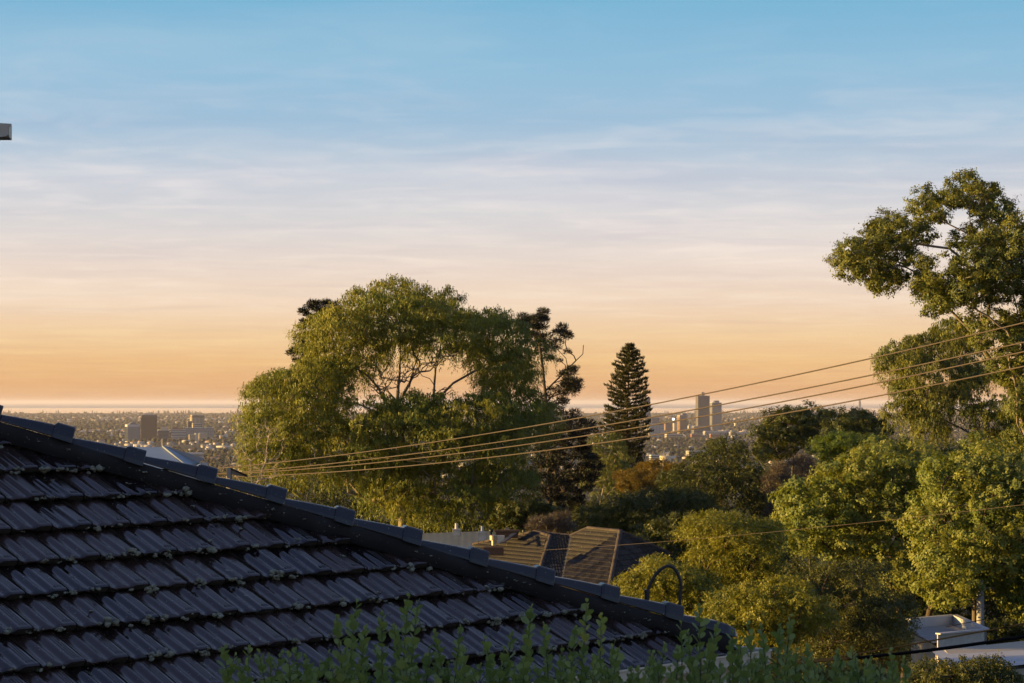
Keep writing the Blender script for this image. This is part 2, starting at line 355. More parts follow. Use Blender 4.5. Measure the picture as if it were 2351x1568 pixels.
# ------------------------------------------------------------------ city buildings on the plain
def wallm(n, c, r=0.6): return surf(n, c, tuple(q*0.85 for q in c), r, 0.05, 0.3)
wallm('concrete_white', (0.52, 0.50, 0.48)); wallm('concrete_grey', (0.30, 0.29, 0.29)); wallm('brown_glass', (0.055, 0.04, 0.035), 0.35)
wallm('brick_tan', (0.36, 0.24, 0.16)); wallm('brick_red', (0.24, 0.10, 0.06)); wallm('cream_render', (0.60, 0.50, 0.36)); wallm('bronze_panel', (0.22, 0.15, 0.10))
wallm('slate_panel', (0.16, 0.155, 0.165)); wallm('glass_dark', (0.03, 0.035, 0.045), 0.25); wallm('glass_blue', (0.06, 0.08, 0.11), 0.25); wallm('roof_pale', (0.5, 0.5, 0.5))
def building(label, x0, x1, yt, yb, rot=22, k=0.9, wall='concrete_white', style='band', win='glass_dark', floors=10, cols=8, plant=None, ztop_extra=0, d=None, group=None):
    """x0..x1 and yt..yb: silhouette in 2351-wide photo pixels; stands on the plain"""
    d = d or plain_d(yb); a = math.radians(rot); W = (x1-x0)/FD*d
    w = W/(math.cos(a)+k*math.sin(abs(a))); dep = k*w
    zb = float(np.interp(d, TY, TZ)); zt = (HYD-yt)/FD*d; h = zt-zb
    X = ((x0+x1)/2-CXD)/FD*d
    root = empty('office_building', (X, d, zb), a)
    tag(root, label, 'building', group or 'city buildings on the plain')
    MB().box((0, 0, h/2), (w, dep, h)).build('wall', MATS[wall], root)
    MB().box((0, 0, h+0.5), (w*0.96, dep*0.96, 1.0)).build('roof', MATS['roof_pale'], root)
    fh = h/floors
    if style in ('band', 'grid'):
        me = MB().box((0, 0, 0), (w+0.8, dep+0.8, fh*0.5)).mesh('window_band')
        me.materials.append(MATS[win])
        for i in range(floors):
            o = link('window_band', me, root); o.location = (0, 0, (i+0.5)*fh)
    if style in ('fin', 'grid'):
        dw = w/cols
        me = MB().box((0, 0, 0), (dw*0.42, 1.6, h*0.86)).mesh('fin'); me.materials.append(MATS[wall if style == 'grid' else win])
        for i in range(cols):
            o = link('fin', me, root); o.location = (-w/2+(i+0.5)*dw, -dep/2-0.35, h*0.47)
        nc = max(3, int(cols*k))
        me2 = MB().box((0, 0, 0), (1.6, dep/nc*0.42, h*0.86)).mesh('fin'); me2.materials.append(MATS[wall if style == 'grid' else win])
        for i in range(nc):
            o = link('fin', me2, root); o.location = (-w/2-0.35, -dep/2+(i+0.5)*dep/nc, h*0.47)
    for (fx0, fx1, ph, pm) in plant or []:
        MB().box(((fx0+fx1)/2*w, 0, h+ph/2+1), ((fx1-fx0)*w, dep*0.6, ph)).build('roof_plant', MATS[pm], root)
    return root, w, dep, h
def zl(x, y): return ((300+x/5.8775)*0.8275, (1100+y/5.8775)*0.8275)   # left skyline enlargement -> photo pixels
def zr(x, y): return ((1640+x/3.918)*0.8275, (1060+y/3.918)*0.8275)    # right skyline enlargement
def bl(label, x0, x1, yt, yb, **k):
    a, b = zl(x0, yt), zl(x1, yb); return building(label, a[0], b[0], a[1], b[1], **k)
def br(label, x0, x1, yt, yb, **k):
    a, b = zr(x0, yt), zr(x1, yb); return building(label, a[0], b[0], a[1], b[1], **k)

r_, w_, d_, h_ = bl('white striped office tower with an arched roof beside the dark tower', 270, 525, 462, 742, rot=24, k=0.75, style='fin', floors=14, cols=11, win='glass_blue')
mb = MB(); arc = [(-w_*0.34+w_*0.68*i/10, -d_*0.3, h_+1+math.sin(math.pi*i/10)*h_*0.15) for i in range(11)]
mb.extrude(arc, (0, d_*0.6, 0)); mb.build('arched_roof', MATS['slate_panel'], r_)
bl('tall dark brown office tower, the tallest of its group', 530, 805, 302, 722, rot=12, k=0.6, wall='brown_glass', style='grid', win='bronze_panel', floors=24, cols=14, plant=[(-0.38, 0.15, 5, 'cream_render')])
bl('grey glass office block with a tan rooftop block', 805, 1002, 556, 718, rot=10, k=0.8, wall='slate_panel', style='band', win='glass_blue', floors=7, plant=[(-0.25, 0.4, 11, 'cream_render')])
bl('blue glass office block with white floor bands', 1030, 1276, 545, 728, rot=8, k=0.6, wall='concrete_white', style='band', win='glass_blue', floors=7, plant=[(-0.4, 0.2, 7, 'brick_red')])
bl('bronze and white striped residential tower above the grey slab', 1330, 1576, 306, 640, rot=20, k=0.8, wall='bronze_panel', style='fin', win='cream_render', floors=20, cols=9, d=plain_d(zl(0, 660)[1]))
bl('brown banded side tower against the bronze striped tower', 1284, 1372, 406, 640, rot=20, k=0.8, wall='bronze_panel', style='band', floors=14, d=plain_d(zl(0, 664)[1]))
bl('small cream block in front of the bronze striped tower', 1364, 1522, 446, 650, rot=20, k=0.6, wall='cream_render', style='band', floors=9, d=plain_d(zl(0, 676)[1]))
bl('wide grey hospital slab with small windows', 1240, 1732, 512, 705, rot=8, k=0.35, wall='concrete_grey', style='grid', win='slate_panel', floors=8, cols=16)
bl('cream low office block with bright floor bands before the grey slab', 1312, 1412, 626, 738, rot=18, k=0.7, wall='cream_render', style='band', floors=6, win='bronze_panel')
bl('plain cream stair tower joined to the low cream office', 1410, 1474, 605, 738, rot=18, k=1.0, wall='cream_render', style='none', floors=5)
bl('pale tan low office with small square windows', 1474, 1622, 600, 734, rot=14, k=0.6, wall='cream_render', style='grid', win='slate_panel', floors=6, cols=8)
bl('red brown stepped office tower beside the weeping gum', 2104, 2215, 400, 610, rot=14, k=0.7, wall='brick_red', style='band', win='bronze_panel', floors=9)
bl('white apartment block with vertical blue strips', 1920, 2042, 570, 640, rot=14, k=0.6, style='fin', win='glass_blue', floors=5, cols=8)
bl('cream terrace block next to the white apartments', 2024, 2098, 540, 622, rot=20, k=0.7, wall='cream_render', style='band', floors=5)
bl('small orange brick warehouse on the plain', 1804, 1887, 646, 702, rot=30, k=1.0, wall='brick_tan', style='none', floors=2)
bl('small white flats at the foot of the arched tower', 184, 272, 605, 695, rot=20, k=0.8, style='band', floors=5)
bl('white framed low building with a dark recessed front', 1120, 1562, 922, 1075, rot=12, k=0.3, wall='concrete_white', style='band', win='slate_panel', floors=2)
bl('long pale shed on the plain behind the dark tower', 985, 1280, 446, 466, rot=4, k=0.3, style='none', floors=1)
bl('long white shed beyond the bronze tower', 1580, 1780, 358, 378, rot=4, k=0.3, style='none', floors=1)
bl('low white hall among trees right of the grey slab', 1735, 1900, 640, 690, rot=10, k=0.5, style='band', floors=2, win='glass_blue')
bl('flat white shops under the cream terrace', 1880, 2060, 625, 660, rot=10, k=0.5, style='none', floors=2)

br('dark tower under construction rising above the sea line', 1140, 1286, 150, 572, rot=12, k=0.7, wall='slate_panel', style='band', win='brown_glass', floors=34, plant=[(-0.15, 0.1, 12, 'slate_panel')])
br('dark wide podium at the foot of the unfinished tower', 1094, 1296, 482, 575, rot=12, k=0.5, wall='brown_glass', style='band', win='slate_panel', floors=5)
br('slim white gridded apartment tower beside the unfinished tower', 1290, 1416, 225, 540, rot=14, k=0.8, wall='concrete_grey', style='grid', win='glass_dark', floors=26, cols=8, plant=[(-0.2, 0.3, 8, 'slate_panel')])
br('grey tower half hidden behind the pine', 574, 642, 165, 560, rot=14, k=0.8, wall='concrete_grey', style='band', floors=28)
br('tan brick slab tower with a dark side', 938, 1047, 362, 566, rot=16, k=0.9, wall='brick_tan', style='grid', win='slate_panel', floors=16, cols=8, plant=[(-0.1, 0.48, 6, 'slate_panel')])
br('blank cream panel block left of the tan brick tower', 888, 942, 450, 550, rot=20, k=0.8, wall='cream_render', style='none', floors=6)
br('dark apartment block with a white window grid', 600, 786, 456, 618, rot=14, k=0.7, wall='concrete_white', style='grid', win='glass_dark', floors=12, cols=10)
br('pale grey block behind the gridded apartments', 644, 742, 386, 560, rot=14, k=0.6, wall='concrete_grey', style='band', win='glass_blue', floors=12)
br('brown banded office near the blank cream block', 794, 882, 446, 545, rot=14, k=0.6, wall='brick_red', style='band', win='slate_panel', floors=7)
br('grey office block between the dark hoop pine and the cone pine', 142, 272, 395, 540, rot=14, k=0.6, wall='concrete_grey', style='band', floors=10)
br('tan office block low behind the cone pine', 254, 372, 530, 596, rot=14, k=0.6, wall='brick_tan', style='band', floors=5)
br('long pale blue and white building under the gridded tower', 1218, 1496, 536, 578, rot=8, k=0.35, style='band', win='glass_blue', floors=3)
br('low red brick hall in front of the long pale building', 1286, 1402, 566, 615, rot=10, k=0.5, wall='brick_red', style='none', floors=3)
br('white domed hall left of the dark podium', 1048, 1136, 476, 535, rot=10, k=0.6, style='none', floors=3)
br('white commercial building beside the water tank', 630, 748, 796, 862, rot=18, k=0.6, style='band', win='glass_blue', floors=3)
br('white flat roofed school building among the trees', 1030, 1292, 752, 812, rot=16, k=0.4, style='band', win='slate_panel', floors=3)
br('long grey shed right of the gridded tower', 1500, 1780, 545, 580, rot=6, k=0.3, wall='concrete_grey', style='none', floors=2)
br('low brick shops beneath the tan tower', 1080, 1200, 566, 600, rot=10, k=0.5, wall='brick_red', style='none', floors=2)
br('low cream shops before the tan brick tower', 800, 1000, 568, 606, rot=10, k=0.5, wall='cream_render', style='band', floors=2)
br('small white house far out right of the gridded tower', 1546, 1624, 448, 478, rot=20, k=0.7, style='none', floors=2)

def water_tank():
    (xa, yb) = zr(745, 858); (xb, yt) = zr(870, 812); d = plain_d(yb+14); s = d/FD
    r = (xb-xa)/2*s; h = (yb-yt)*s+14*s; X = ((xa+xb)/2-CXD)*s
    root = empty('water_tank', (X, d, ground_z(d))); tag(root, 'round pale concrete water tank with antenna masts on top', 'water tank')
    MB().lathe([(r, 0), (r, h), (r*1.04, h), (r*1.04, h+1.2), (r*0.95, h+1.6)], 24).build('tank', MATS['cream_render'], root)
    rng = random.Random(4)
    for i in range(13):
        a = i*2.399; rr = r*0.9*math.sqrt((i+0.5)/13); hh = rng.uniform(5, 11)
        m = MB(); m.tube([(rr*math.cos(a), rr*math.sin(a), h+1), (rr*math.cos(a), rr*math.sin(a), h+1+hh)], 0.35, 5)
        m.box((rr*math.cos(a), rr*math.sin(a), h+hh), (1.3, 0.8, 3.0)); m.build('antenna_mast', MATS['concrete_white'], root)
water_tank()
def masts():
    for (x, yt, yb, lab) in ((105, 496, 562, 'slim pale mast on the plain left of the arched tower'), (880, 690, 800, 'tallest pale mast in the trees below the grey glass block'), (668, 722, 778, 'thin mast in the trees at the foot of the dark tower'), (210, 640, 735, 'pale mast beside the small white flats'), (1160, 730, 782, 'short mast in the trees below the blue glass block')):
        a, b = zl(x, yt), zl(x, yb); d = plain_d(b[1]); s = d/FD; h = (b[1]-a[1])*s
        root = empty('lamp_mast', ((a[0]-CXD)*s, d, ground_z(d))); tag(root, lab, 'mast', 'pale masts on the plain')
        MB().tube([(0, 0, 0), (0, 0, h)], [1.6, 0.9], 6).build('pole', MATS['cream_render'], root)
        MB().box((0, 0, h+0.6), (3.4, 2.0, 1.2)).build('lamp_head', MATS['concrete_grey'], root)
    a, b = zr(893, 403), zr(893, 560); d = plain_d(b[1]); s = d/FD
    root = empty('glow_mast', ((a[0]-CXD)*s, d, ground_z(d))); tag(root, 'mast added to hold a glowing white panel for a bright spot', 'glowing panel')
    h = (b[1]-a[1])*s
    MB().tube([(0, 0, 0), (0, 0, h)], [1.0, 0.6], 6).build('pole', MATS['concrete_grey'], root)
    m_, t, N, L = node_mat('panel_glow'); e = N('ShaderNodeEmission'); e.inputs[0].default_value = (1, 0.97, 0.9, 1); e.inputs[1].default_value = 3.0  # emissive panel and its mast are added for a bright spot on the skyline
    o = N('ShaderNodeOutputMaterial'); L(e.outputs[0], o.inputs[0])
    MB().box((0, -0.6, h), (6.4, 0.6, 6.6)).build('glow_panel', m_, root)
    MB().box((0, 0.3, h), (7.2, 0.8, 7.6)).build('panel_frame', MATS['concrete_grey'], root)
masts()
def harbour():
    zx = lambda x, y: ((2200+x/5.8775)*0.8275, (1080+y/5.8775)*0.8275)
    d = 24500.0; s = d/FD; wl = PLAIN-1
    root = empty('cargo_ship', ((zx(328, 0)[0]-CXD)*s, d, wl)); tag(root, 'cargo ship lying at anchor off the distant shore', 'ship')
    L_ = 145/5.8775*0.8275*s; hh = 14
    MB().extrude([(-L_/2, -11, 0), (L_/2-8, -11, 0), (L_/2, 0, 0), (L_/2-8, 11, 0), (-L_/2, 11, 0)], (0, 0, hh)).build('hull', MATS['slate_panel'], root)
    MB().box((L_*0.40, 0, hh+14), (14, 18, 28)).box((L_*0.40, 0, hh+31), (5, 8, 8)).build('bridge', MATS['concrete_white'], root)
    for i in range(4):
        MB().tube([(-L_*0.38+i*L_*0.19, 0, hh), (-L_*0.38+i*L_*0.19, 0, hh+24)], 1.6, 5).box((-L_*0.38+i*L_*0.19+6, 0, hh+20), (14, 1.5, 1.5)).build('deck_crane', MATS['slate_panel'], root)
    d = 17500.0; s = d/FD; g = PLAIN
    a = zx(1055, 180); b = zx(1150, 300)
    root = empty('cement_works', ((zx(1090, 0)[0]-CXD)*s, d, g)); tag(root, 'stepped grey industrial tower standing up on the distant shore', 'industrial tower')
    H = (HYD-a[1])*s-g; u = 0.8275/5.8775*s
    MB().box((0, 0, H/2), (34*u, 20*u, H)).build('tower', MATS['concrete_grey'], root)
    MB().box((24*u, 0, H*0.28), (50*u, 18*u, H*0.56)).build('side_block', MATS['concrete_grey'], root)
    MB().box((46*u, 0, H*0.15), (40*u, 18*u, H*0.30)).build('side_block', MATS['concrete_grey'], root)
    MB().box((-2*u, 0, H+4), (10*u, 10*u, 14)).build('roof_plant', MATS['slate_panel'], root)
    root = empty('chimney_stack', ((zx(993, 0)[0]-CXD)*s, d, g)); tag(root, 'slim lone chimney stack beside the stepped industrial tower', 'chimney')
    MB().lathe([(5.5*u, 0), (3.6*u, H*0.82), (4.2*u, H*0.84)], 10).build('stack', MATS['concrete_grey'], root)
harbour()
# ------------------------------------------------------------------ the dark tiled house in front
TH, PT = math.radians(44.4633), math.radians(29.2409)
RE = Vector((math.sin(TH), math.cos(TH), 0)); RU = Vector((-math.cos(TH)*math.cos(PT), math.sin(TH)*math.cos(PT), math.sin(PT))); RN = RE.cross(RU)
RO = Vector((-3.0244, 12.8928, -0.96376)); TW, TG = 0.30, 0.36
def uv(u, v, h=0.0): return RO+RE*u+RU*v+RN*h
OUTH = Vector((math.cos(TH), -math.sin(TH), 0)); BACK = -OUTH

def glaze(name, c1, c2, rlo, rhi, strip=True):
    m, t, N, L = node_mat(name)
    def M(op, a, b=None):
        n = N('ShaderNodeMath', operation=op)
        for i, v in enumerate((a, b)):
            if v is None: continue
            if isinstance(v, (int, float)): n.inputs[i].default_value = v
            else: L(v, n.inputs[i])
        return n.outputs[0]
    tcn = N('ShaderNodeTexCoord'); geo = N('ShaderNodeNewGeometry'); oi = N('ShaderNodeObjectInfo')
    nz = N('ShaderNodeTexNoise'); nz.inputs['Scale'].default_value = 5.0; nz.inputs['Detail'].default_value = 5; L(geo.outputs['Position'], nz.inputs['Vector'])
    mixv = M('ADD', M('MULTIPLY', oi.outputs['Random'], 0.75), M('MULTIPLY', nz.outputs[0], 0.4))
    mx = N('ShaderNodeMix', data_type='RGBA'); mx.inputs[6].default_value = (*c1, 1); mx.inputs[7].default_value = (*c2, 1); L(mixv, mx.inputs[0])
    # lichen spots and rings, dirt specks
    ln = N('ShaderNodeTexNoise'); ln.inputs['Scale'].default_value = 9.0; ln.inputs['Detail'].default_value = 7; ln.inputs['Roughness'].default_value = 0.6; L(geo.outputs['Position'], ln.inputs['Vector'])
    vo = N('ShaderNodeTexVoronoi'); vo.inputs['Scale'].default_value = 7.5; vo.inputs['Randomness'].default_value = 1.0
    va = N('ShaderNodeMix', data_type='VECTOR'); va.inputs[0].default_value = 0.10; L(geo.outputs['Position'], va.inputs[4]); L(ln.outputs['Color'], va.inputs[5]); L(va.outputs[1], vo.inputs['Vector'])
    ring = N('ShaderNodeValToRGB'); el = ring.color_ramp.elements; el[0].position = 0.05; el[0].color = (0.25, 0.25, 0.25, 1); el[1].position = 0.16; el[1].color = (0, 0, 0, 1)
    e = ring.color_ramp.elements.new(0.11); e.color = (1, 1, 1, 1); e2 = ring.color_ramp.elements.new(0.075); e2.color = (0.3, 0.3, 0.3, 1); L(vo.outputs['Distance'], ring.inputs[0])
    cs = N('ShaderNodeSeparateColor'); L(vo.outputs['Color'], cs.inputs[0])
    some = M('GREATER_THAN', cs.outputs[0], 0.80)
    rgh = N('ShaderNodeMapRange'); rgh.inputs[1].default_value = 0.42; rgh.inputs[2].default_value = 0.58; L(ln.outputs[0], rgh.inputs[0])
    lmask = M('MULTIPLY', M('MULTIPLY', ring.outputs[0], some), rgh.outputs[0])
    sp = N('ShaderNodeTexNoise'); sp.inputs['Scale'].default_value = 60; sp.inputs['Detail'].default_value = 3; L(geo.outputs['Position'], sp.inputs['Vector'])
    spk = M('MULTIPLY', M('GREATER_THAN', sp.outputs[0], 0.70), 0.7)
    lm = M('MINIMUM', M('MAXIMUM', lmask, spk), 1.0)
    ml = N('ShaderNodeMix', data_type='RGBA'); L(lm, ml.inputs[0]); L(mx.outputs[2], ml.inputs[6]); ml.inputs[7].default_value = (0.20, 0.235, 0.19, 1)
    colour = ml.outputs[2]
    rr = N('ShaderNodeMapRange'); rr.inputs[1].default_value = 0.35; rr.inputs[2].default_value = 0.65; rr.inputs[3].default_value = rlo; rr.inputs[4].default_value = rhi; L(nz.outputs[0], rr.inputs[0])
    ro = M('ADD', M('ADD', rr.outputs[0], M('MULTIPLY', oi.outputs['Random'], 0.18)), M('MULTIPLY', lm, 0.4))
    b = N('ShaderNodeBsdfPrincipled'); L(ro, b.inputs['Roughness']); b.inputs['Specular IOR Level'].default_value = 0.6
    bn = N('ShaderNodeTexNoise'); bn.inputs['Scale'].default_value = 45; bn.inputs['Detail'].default_value = 4; L(geo.outputs['Position'], bn.inputs['Vector'])
    hgt = M('ADD', M('MULTIPLY', bn.outputs[0], 0.035), M('MULTIPLY', lm, 0.5))
    if strip:                                    # the stamped dashes on the ribs
        sx = N('ShaderNodeSeparateXYZ'); L(tcn.outputs['Object'], sx.inputs[0])
        inb = M('MULTIPLY', M('GREATER_THAN', sx.outputs[0], 0.209), M('LESS_THAN', sx.outputs[0], 0.257))
        lane = M('FLOOR', M('MULTIPLY', sx.outputs[0], 45.0))
        fr = M('FRACT', M('ADD', M('MULTIPLY', sx.outputs[1], 17.0), M('MULTIPLY', lane, 0.37)))
        tick = M('MULTIPLY', M('LESS_THAN', fr, 0.14), inb)
        hgt = M('SUBTRACT', hgt, M('MULTIPLY', tick, 0.6))
        dk = N('ShaderNodeMix', data_type='RGBA'); L(M('MULTIPLY', tick, 0.75), dk.inputs[0]); L(colour, dk.inputs[6]); dk.inputs[7].default_value = (0.003, 0.003, 0.003, 1); colour = dk.outputs[2]
    L(colour, b.inputs['Base Color'])
    bp = N('ShaderNodeBump'); bp.inputs['Strength'].default_value = 0.35; bp.inputs['Distance'].default_value = 0.012; L(hgt, bp.inputs['Height']); L(bp.outputs[0], b.inputs['Normal'])
    o = N('ShaderNodeOutputMaterial'); L(b.outputs[0], o.inputs[0]); MATS[name] = m
    return m
glaze('tile_glaze', (0.0035, 0.0035, 0.005), (0.030, 0.017, 0.013), 0.045, 0.12)
glaze('cap_glaze', (0.005, 0.006, 0.010), (0.010, 0.008, 0.010), 0.16, 0.34, False)
glaze('mortar_dark', (0.007, 0.0065, 0.007), (0.010, 0.008, 0.008), 0.8, 0.95, False)
surf('nose_grime', (0.022, 0.019, 0.017), (0.050, 0.043, 0.034), 0.6, 20, 0.2, bump=0.3, coords='Object')
surf('lichen', (0.33, 0.34, 0.27), (0.09, 0.09, 0.065), 0.95, 60, 0.1, bump=0.6, bscale=160)
surf('gutter_cream', (0.50, 0.47, 0.40), (0.42, 0.39, 0.33), 0.4, 3, 0.4, bump=0.05)
surf('wall_cream', (0.42, 0.37, 0.29), (0.36, 0.31, 0.25), 0.85, 2, 0.2, bump=0.2)
surf('black_rubber', (0.018, 0.018, 0.018), (0.028, 0.026, 0.024), 0.5, 20, 0.4)

def tile_mesh():
    xs = np.array([0.005, 0.014, 0.027, 0.040, 0.054, 0.068, 0.081, 0.093, 0.102, 0.106, 0.110, 0.120, 0.132, 0.145, 0.157, 0.169, 0.181, 0.192, 0.203, 0.210, 0.224, 0.2275, 0.231, 0.243, 0.2465, 0.250, 0.262, 0.2655, 0.269, 0.283, 0.2915])
    ys = np.array([0.0, 0.004, 0.012, 0.026, 0.046, 0.07, 0.16, 0.28, 0.40])
    def prof(x):
        if x < 0.106: z = -0.0075*(1-math.cos(2*math.pi*min(1, (x-0.002)/0.104))) - 0.003*(1-x/0.106)
        elif x < 0.202: z = -0.0075*(1-math.cos(2*math.pi*(x-0.106)/0.096))
        else: z = 0.004-abs(((x-0.2085)/0.019) % 1.0-0.5)*0.005
        if abs(x-0.2275) < 0.002 or abs(x-0.2465) < 0.002 or abs(x-0.2655) < 0.002: z -= 0.006
        if x > 0.29: z -= 0.005
        return z
    V = []
    for y in ys:
        for x in xs:
            z = prof(x)
            if y < 0.046:
                hw = 0.040*(1-y/0.046)
                if abs(x-0.110) < hw: z = min(z+0.003, -0.002-0.010*(1-y/0.046))
                if x > 0.20: z = 0.001
            if y < 0.012: z -= 0.006*(1-y/0.012)
            V.append((x, y, z))
    nx, ny = len(xs), len(ys); F = []; mi = []
    for j in range(ny-1):
        for i in range(nx-1): F.append((j*nx+i, j*nx+i+1, (j+1)*nx+i+1, (j+1)*nx+i)); mi.append(0)
    k = len(V)                                    # nose: a stepped front with a raised middle
    for x in xs:
        arch = 0.015 if 0.075 < x < 0.175 else 0.0
        z0 = V[[i for i, q in enumerate(xs) if q == x][0]][2]
        V.append((x, 0.000, z0-0.010)); V.append((x, 0.004, -0.030+arch)); V.append((x, 0.012, -0.046+arch))
    for i in range(nx-1):
        a = k+3*i; b = k+3*(i+1)
        F.append((i+1, i, a, b)); mi.append(0); F.append((b, a, a+1, b+1)); mi.append(1); F.append((b+1, a+1, a+2, b+2)); mi.append(1)
    # side skirts
    for (i, flip) in ((0, 0), (nx-1, 1)):
        k2 = len(V)
        for j in range(ny): x, y, z = V[j*nx+i]; V.append((x, y, z-0.032))
        for j in range(ny-1):
            q = (j*nx+i, (j+1)*nx+i, k2+j+1, k2+j); F.append(q[::-1] if flip else q); mi.append(1)
    me = bpy.data.meshes.new('tile'); me.from_pydata(V, [], F); me.update()
    me.materials.append(MATS['tile_glaze']); me.materials.append(MATS['nose_grime'])
    me.polygons.foreach_set('material_index', mi); me.polygons.foreach_set('use_smooth', np.ones(len(F), bool))
    bm = bmesh.new(); bm.from_mesh(me); bmesh.ops.recalc_face_normals(bm, faces=bm.faces)
    up = sum(f.normal.z for f in bm.faces)
    if up < 0: bmesh.ops.reverse_faces(bm, faces=bm.faces)
    for e in bm.edges:
        if len(e.link_faces) == 2 and e.calc_face_angle() > math.radians(48): e.smooth = False
    bm.to_mesh(me); bm.free(); me.update()
    return me

house = empty('tiled_house', (0.5, 18.0, ground_z(18))); HM = Matrix.Translation(house.location)
tag(house, 'dark glazed tile house with a long hip ridge and lichen on its tiles', 'house')
HI = HM.inverted()
def wpart(mb, name, mat, parent=house, smooth=False):   # part given in world coordinates
    mb.v = [tuple(HI @ Vector(p)) for p in mb.v]
    return mb.build(name, MATS[mat] if isinstance(mat, str) else mat, parent, smooth)
HA, HB = Vector((0.755, 1.488)), Vector((5.025, -1.668)); HT = (HB-HA).normalized(); HNn = Vector((-HT.y, HT.x))
def hipu(v): return HA.x+(v-HA.y)/HT.y*HT.x       # u of the hip's near edge at roof height v
TMESH = tile_mesh()
TILT = Matrix.Rotation(-math.radians(7.4), 4, 'X')
RM = Matrix((RE, RU, RN)).transposed().to_4x4()
rows = list(range(-1, 10)); rng = random.Random(8); noses = []
for R in rows:
    v = (4-R)*TG; off = -0.5*(R-4)
    ue = hipu(v)+0.10
    k = math.floor((-1.6)/TW-off)
    while True:
        u0 = (k+off)*TW; k += 1
        if u0 > ue: break
        ur = u0+TW
        jit = Matrix.Rotation(rng.gauss(0, 0.006), 4, 'Z') @ Matrix.Rotation(rng.gauss(0, 0.011), 4, 'X') @ Matrix.Rotation(rng.gauss(0, 0.016), 4, 'Y')
        mw = Matrix.Translation(uv(u0, v+rng.gauss(0, 0.0025), rng.gauss(0, 0.0015))) @ RM @ TILT @ jit
        top_u = hipu(v+0.36)
        if ur > top_u-0.02:                       # cut along the hip
            me = TMESH.copy(); bm = bmesh.new(); bm.from_mesh(me)
            a = mw.inverted() @ uv(hipu(v)+0.07, v); c = mw.inverted() @ uv(hipu(v+0.4)+0.07, v+0.4)
            dirv = (c-a); dirv.z = 0; nrm = Vector((dirv.y, -dirv.x, 0)).normalized()
            bmesh.ops.bisect_plane(bm, geom=bm.verts[:]+bm.edges[:]+bm.faces[:], plane_co=a, plane_no=nrm, clear_outer=True)
            if len(bm.faces) < 6: bm.free(); bpy.data.meshes.remove(me); continue
            bm.to_mesh(me); bm.free()
        else: me = TMESH
        o = link('tile', me, house); o.matrix_world = mw; o.matrix_parent_inverse = Matrix.Identity(4); o.matrix_local = HI @ mw
        noses.append((u0, v))
# deck under the tiles, the hidden slope behind the hip
topv = 1.488+0.6
AP = uv(hipu(topv), topv, 0.0)
mb = MB(); pts = [uv(-2.2, -1.80, -0.075), uv(5.05, -1.80, -0.075), uv(hipu(topv), topv, -0.075), uv(-2.2, topv, -0.075)]; mb.extrude(pts, RN*-0.05); wpart(mb, 'roof_deck', 'nose_grime')
mb = MB(); h0, h1 = uv(5.10, -1.74, -0.04), AP+RN*-0.04; far = BACK*3.2
mb.extrude([h0, h0+far, h1+far*0.55+Vector((0, 0, 0)), h1], RN*-0.05); wpart(mb, 'far_roof_slope', 'cap_glaze')
# hip caps
T3 = (RE*HT.x+RU*HT.y).normalized(); K3 = (Vector((0, 0, 1))-T3*T3.z).normalized(); S3 = T3.cross(K3)
if S3.dot(BACK) < 0: S3 = -S3
def hp(s, h=0.08): q = HA+HT*s; return uv(q.x, q.y, h)
CW = 0.115
def sect(s, sc_w, sc_h, base=0.0):
    c = hp(s)+S3*CW
    prof = [(-1.0, 0.0), (-0.93, 0.026), (-0.56, 0.078), (-0.44, 0.086), (0.44, 0.086), (0.56, 0.078), (0.93, 0.026), (1.0, 0.0)]
    return [c+S3*(a*CW*sc_w)+K3*(b*sc_h+base) for a, b in prof]
def loft(mb, secs, cap0=True, cap1=True):
    n = len(secs[0]); k0 = len(mb.v)
    for s in secs: mb.v += [tuple(p) for p in s]
    for i in range(len(secs)-1):
        for j in range(n-1): mb.f.append((k0+i*n+j, k0+i*n+j+1, k0+(i+1)*n+j+1, k0+(i+1)*n+j))
        mb.f.append((k0+i*n+n-1, k0+i*n, k0+(i+1)*n, k0+(i+1)*n+n-1))
    if cap0: mb.f.append(tuple(k0+j for j in range(n)))
    if cap1: mb.f.append(tuple(k0+(len(secs)-1)*n+j for j in range(n-1, -1, -1)))
crng = random.Random(5)
for k in range(-2, 10):
    e = 0.40+0.508*k; a = e-0.508; j = crng.uniform(-0.011, 0.011); w = crng.uniform(0.95, 1.05)
    mb = MB(); loft(mb, [sect(a-0.05, 0.80*w, 0.50, j), sect(a+0.0, 0.82*w, 0.55, j), sect(a+0.14, 0.88*w, 0.74, j), sect(a+0.28, 0.94*w, 0.90, j), sect(e-0.135, 0.985*w, 0.985, j)])
    cap = wpart(mb, 'hip_cap', 'cap_glaze')
    mb = MB(); loft(mb, [sect(e-0.140, 1.03*w, 1.06, j), sect(e-0.122, 1.13*w, 1.27, j-0.004), sect(e-0.004, 1.15*w, 1.31, j-0.006), sect(e, 1.13*w, 1.27, j-0.006)])
    me_ = wpart(mb, 'collar', 'cap_glaze', house); me_.parent = cap
    mod = cap.modifiers.new('bevel', 'BEVEL'); mod.width = 0.010; mod.segments = 2; mod.limit_method = 'ANGLE'
    mod = me_.modifiers.new('bevel', 'BEVEL'); mod.width = 0.008; mod.segments = 2; mod.limit_method = 'ANGLE'
a = 0.40+0.508*9; mb = MB()
loft(mb, [sect(a-0.05, 0.80, 0.50), sect(a+0.1, 0.86, 0.70), sect(a+0.28, 0.94, 0.92), sect(a+0.37, 0.95, 0.90), sect(a+0.43, 0.86, 0.70), sect(a+0.46, 0.62, 0.35)])
o = wpart(mb, 'hip_end_cap', 'cap_glaze'); mod = o.modifiers.new('bevel', 'BEVEL'); mod.width = 0.012; mod.segments = 2; mod.limit_method = 'ANGLE'
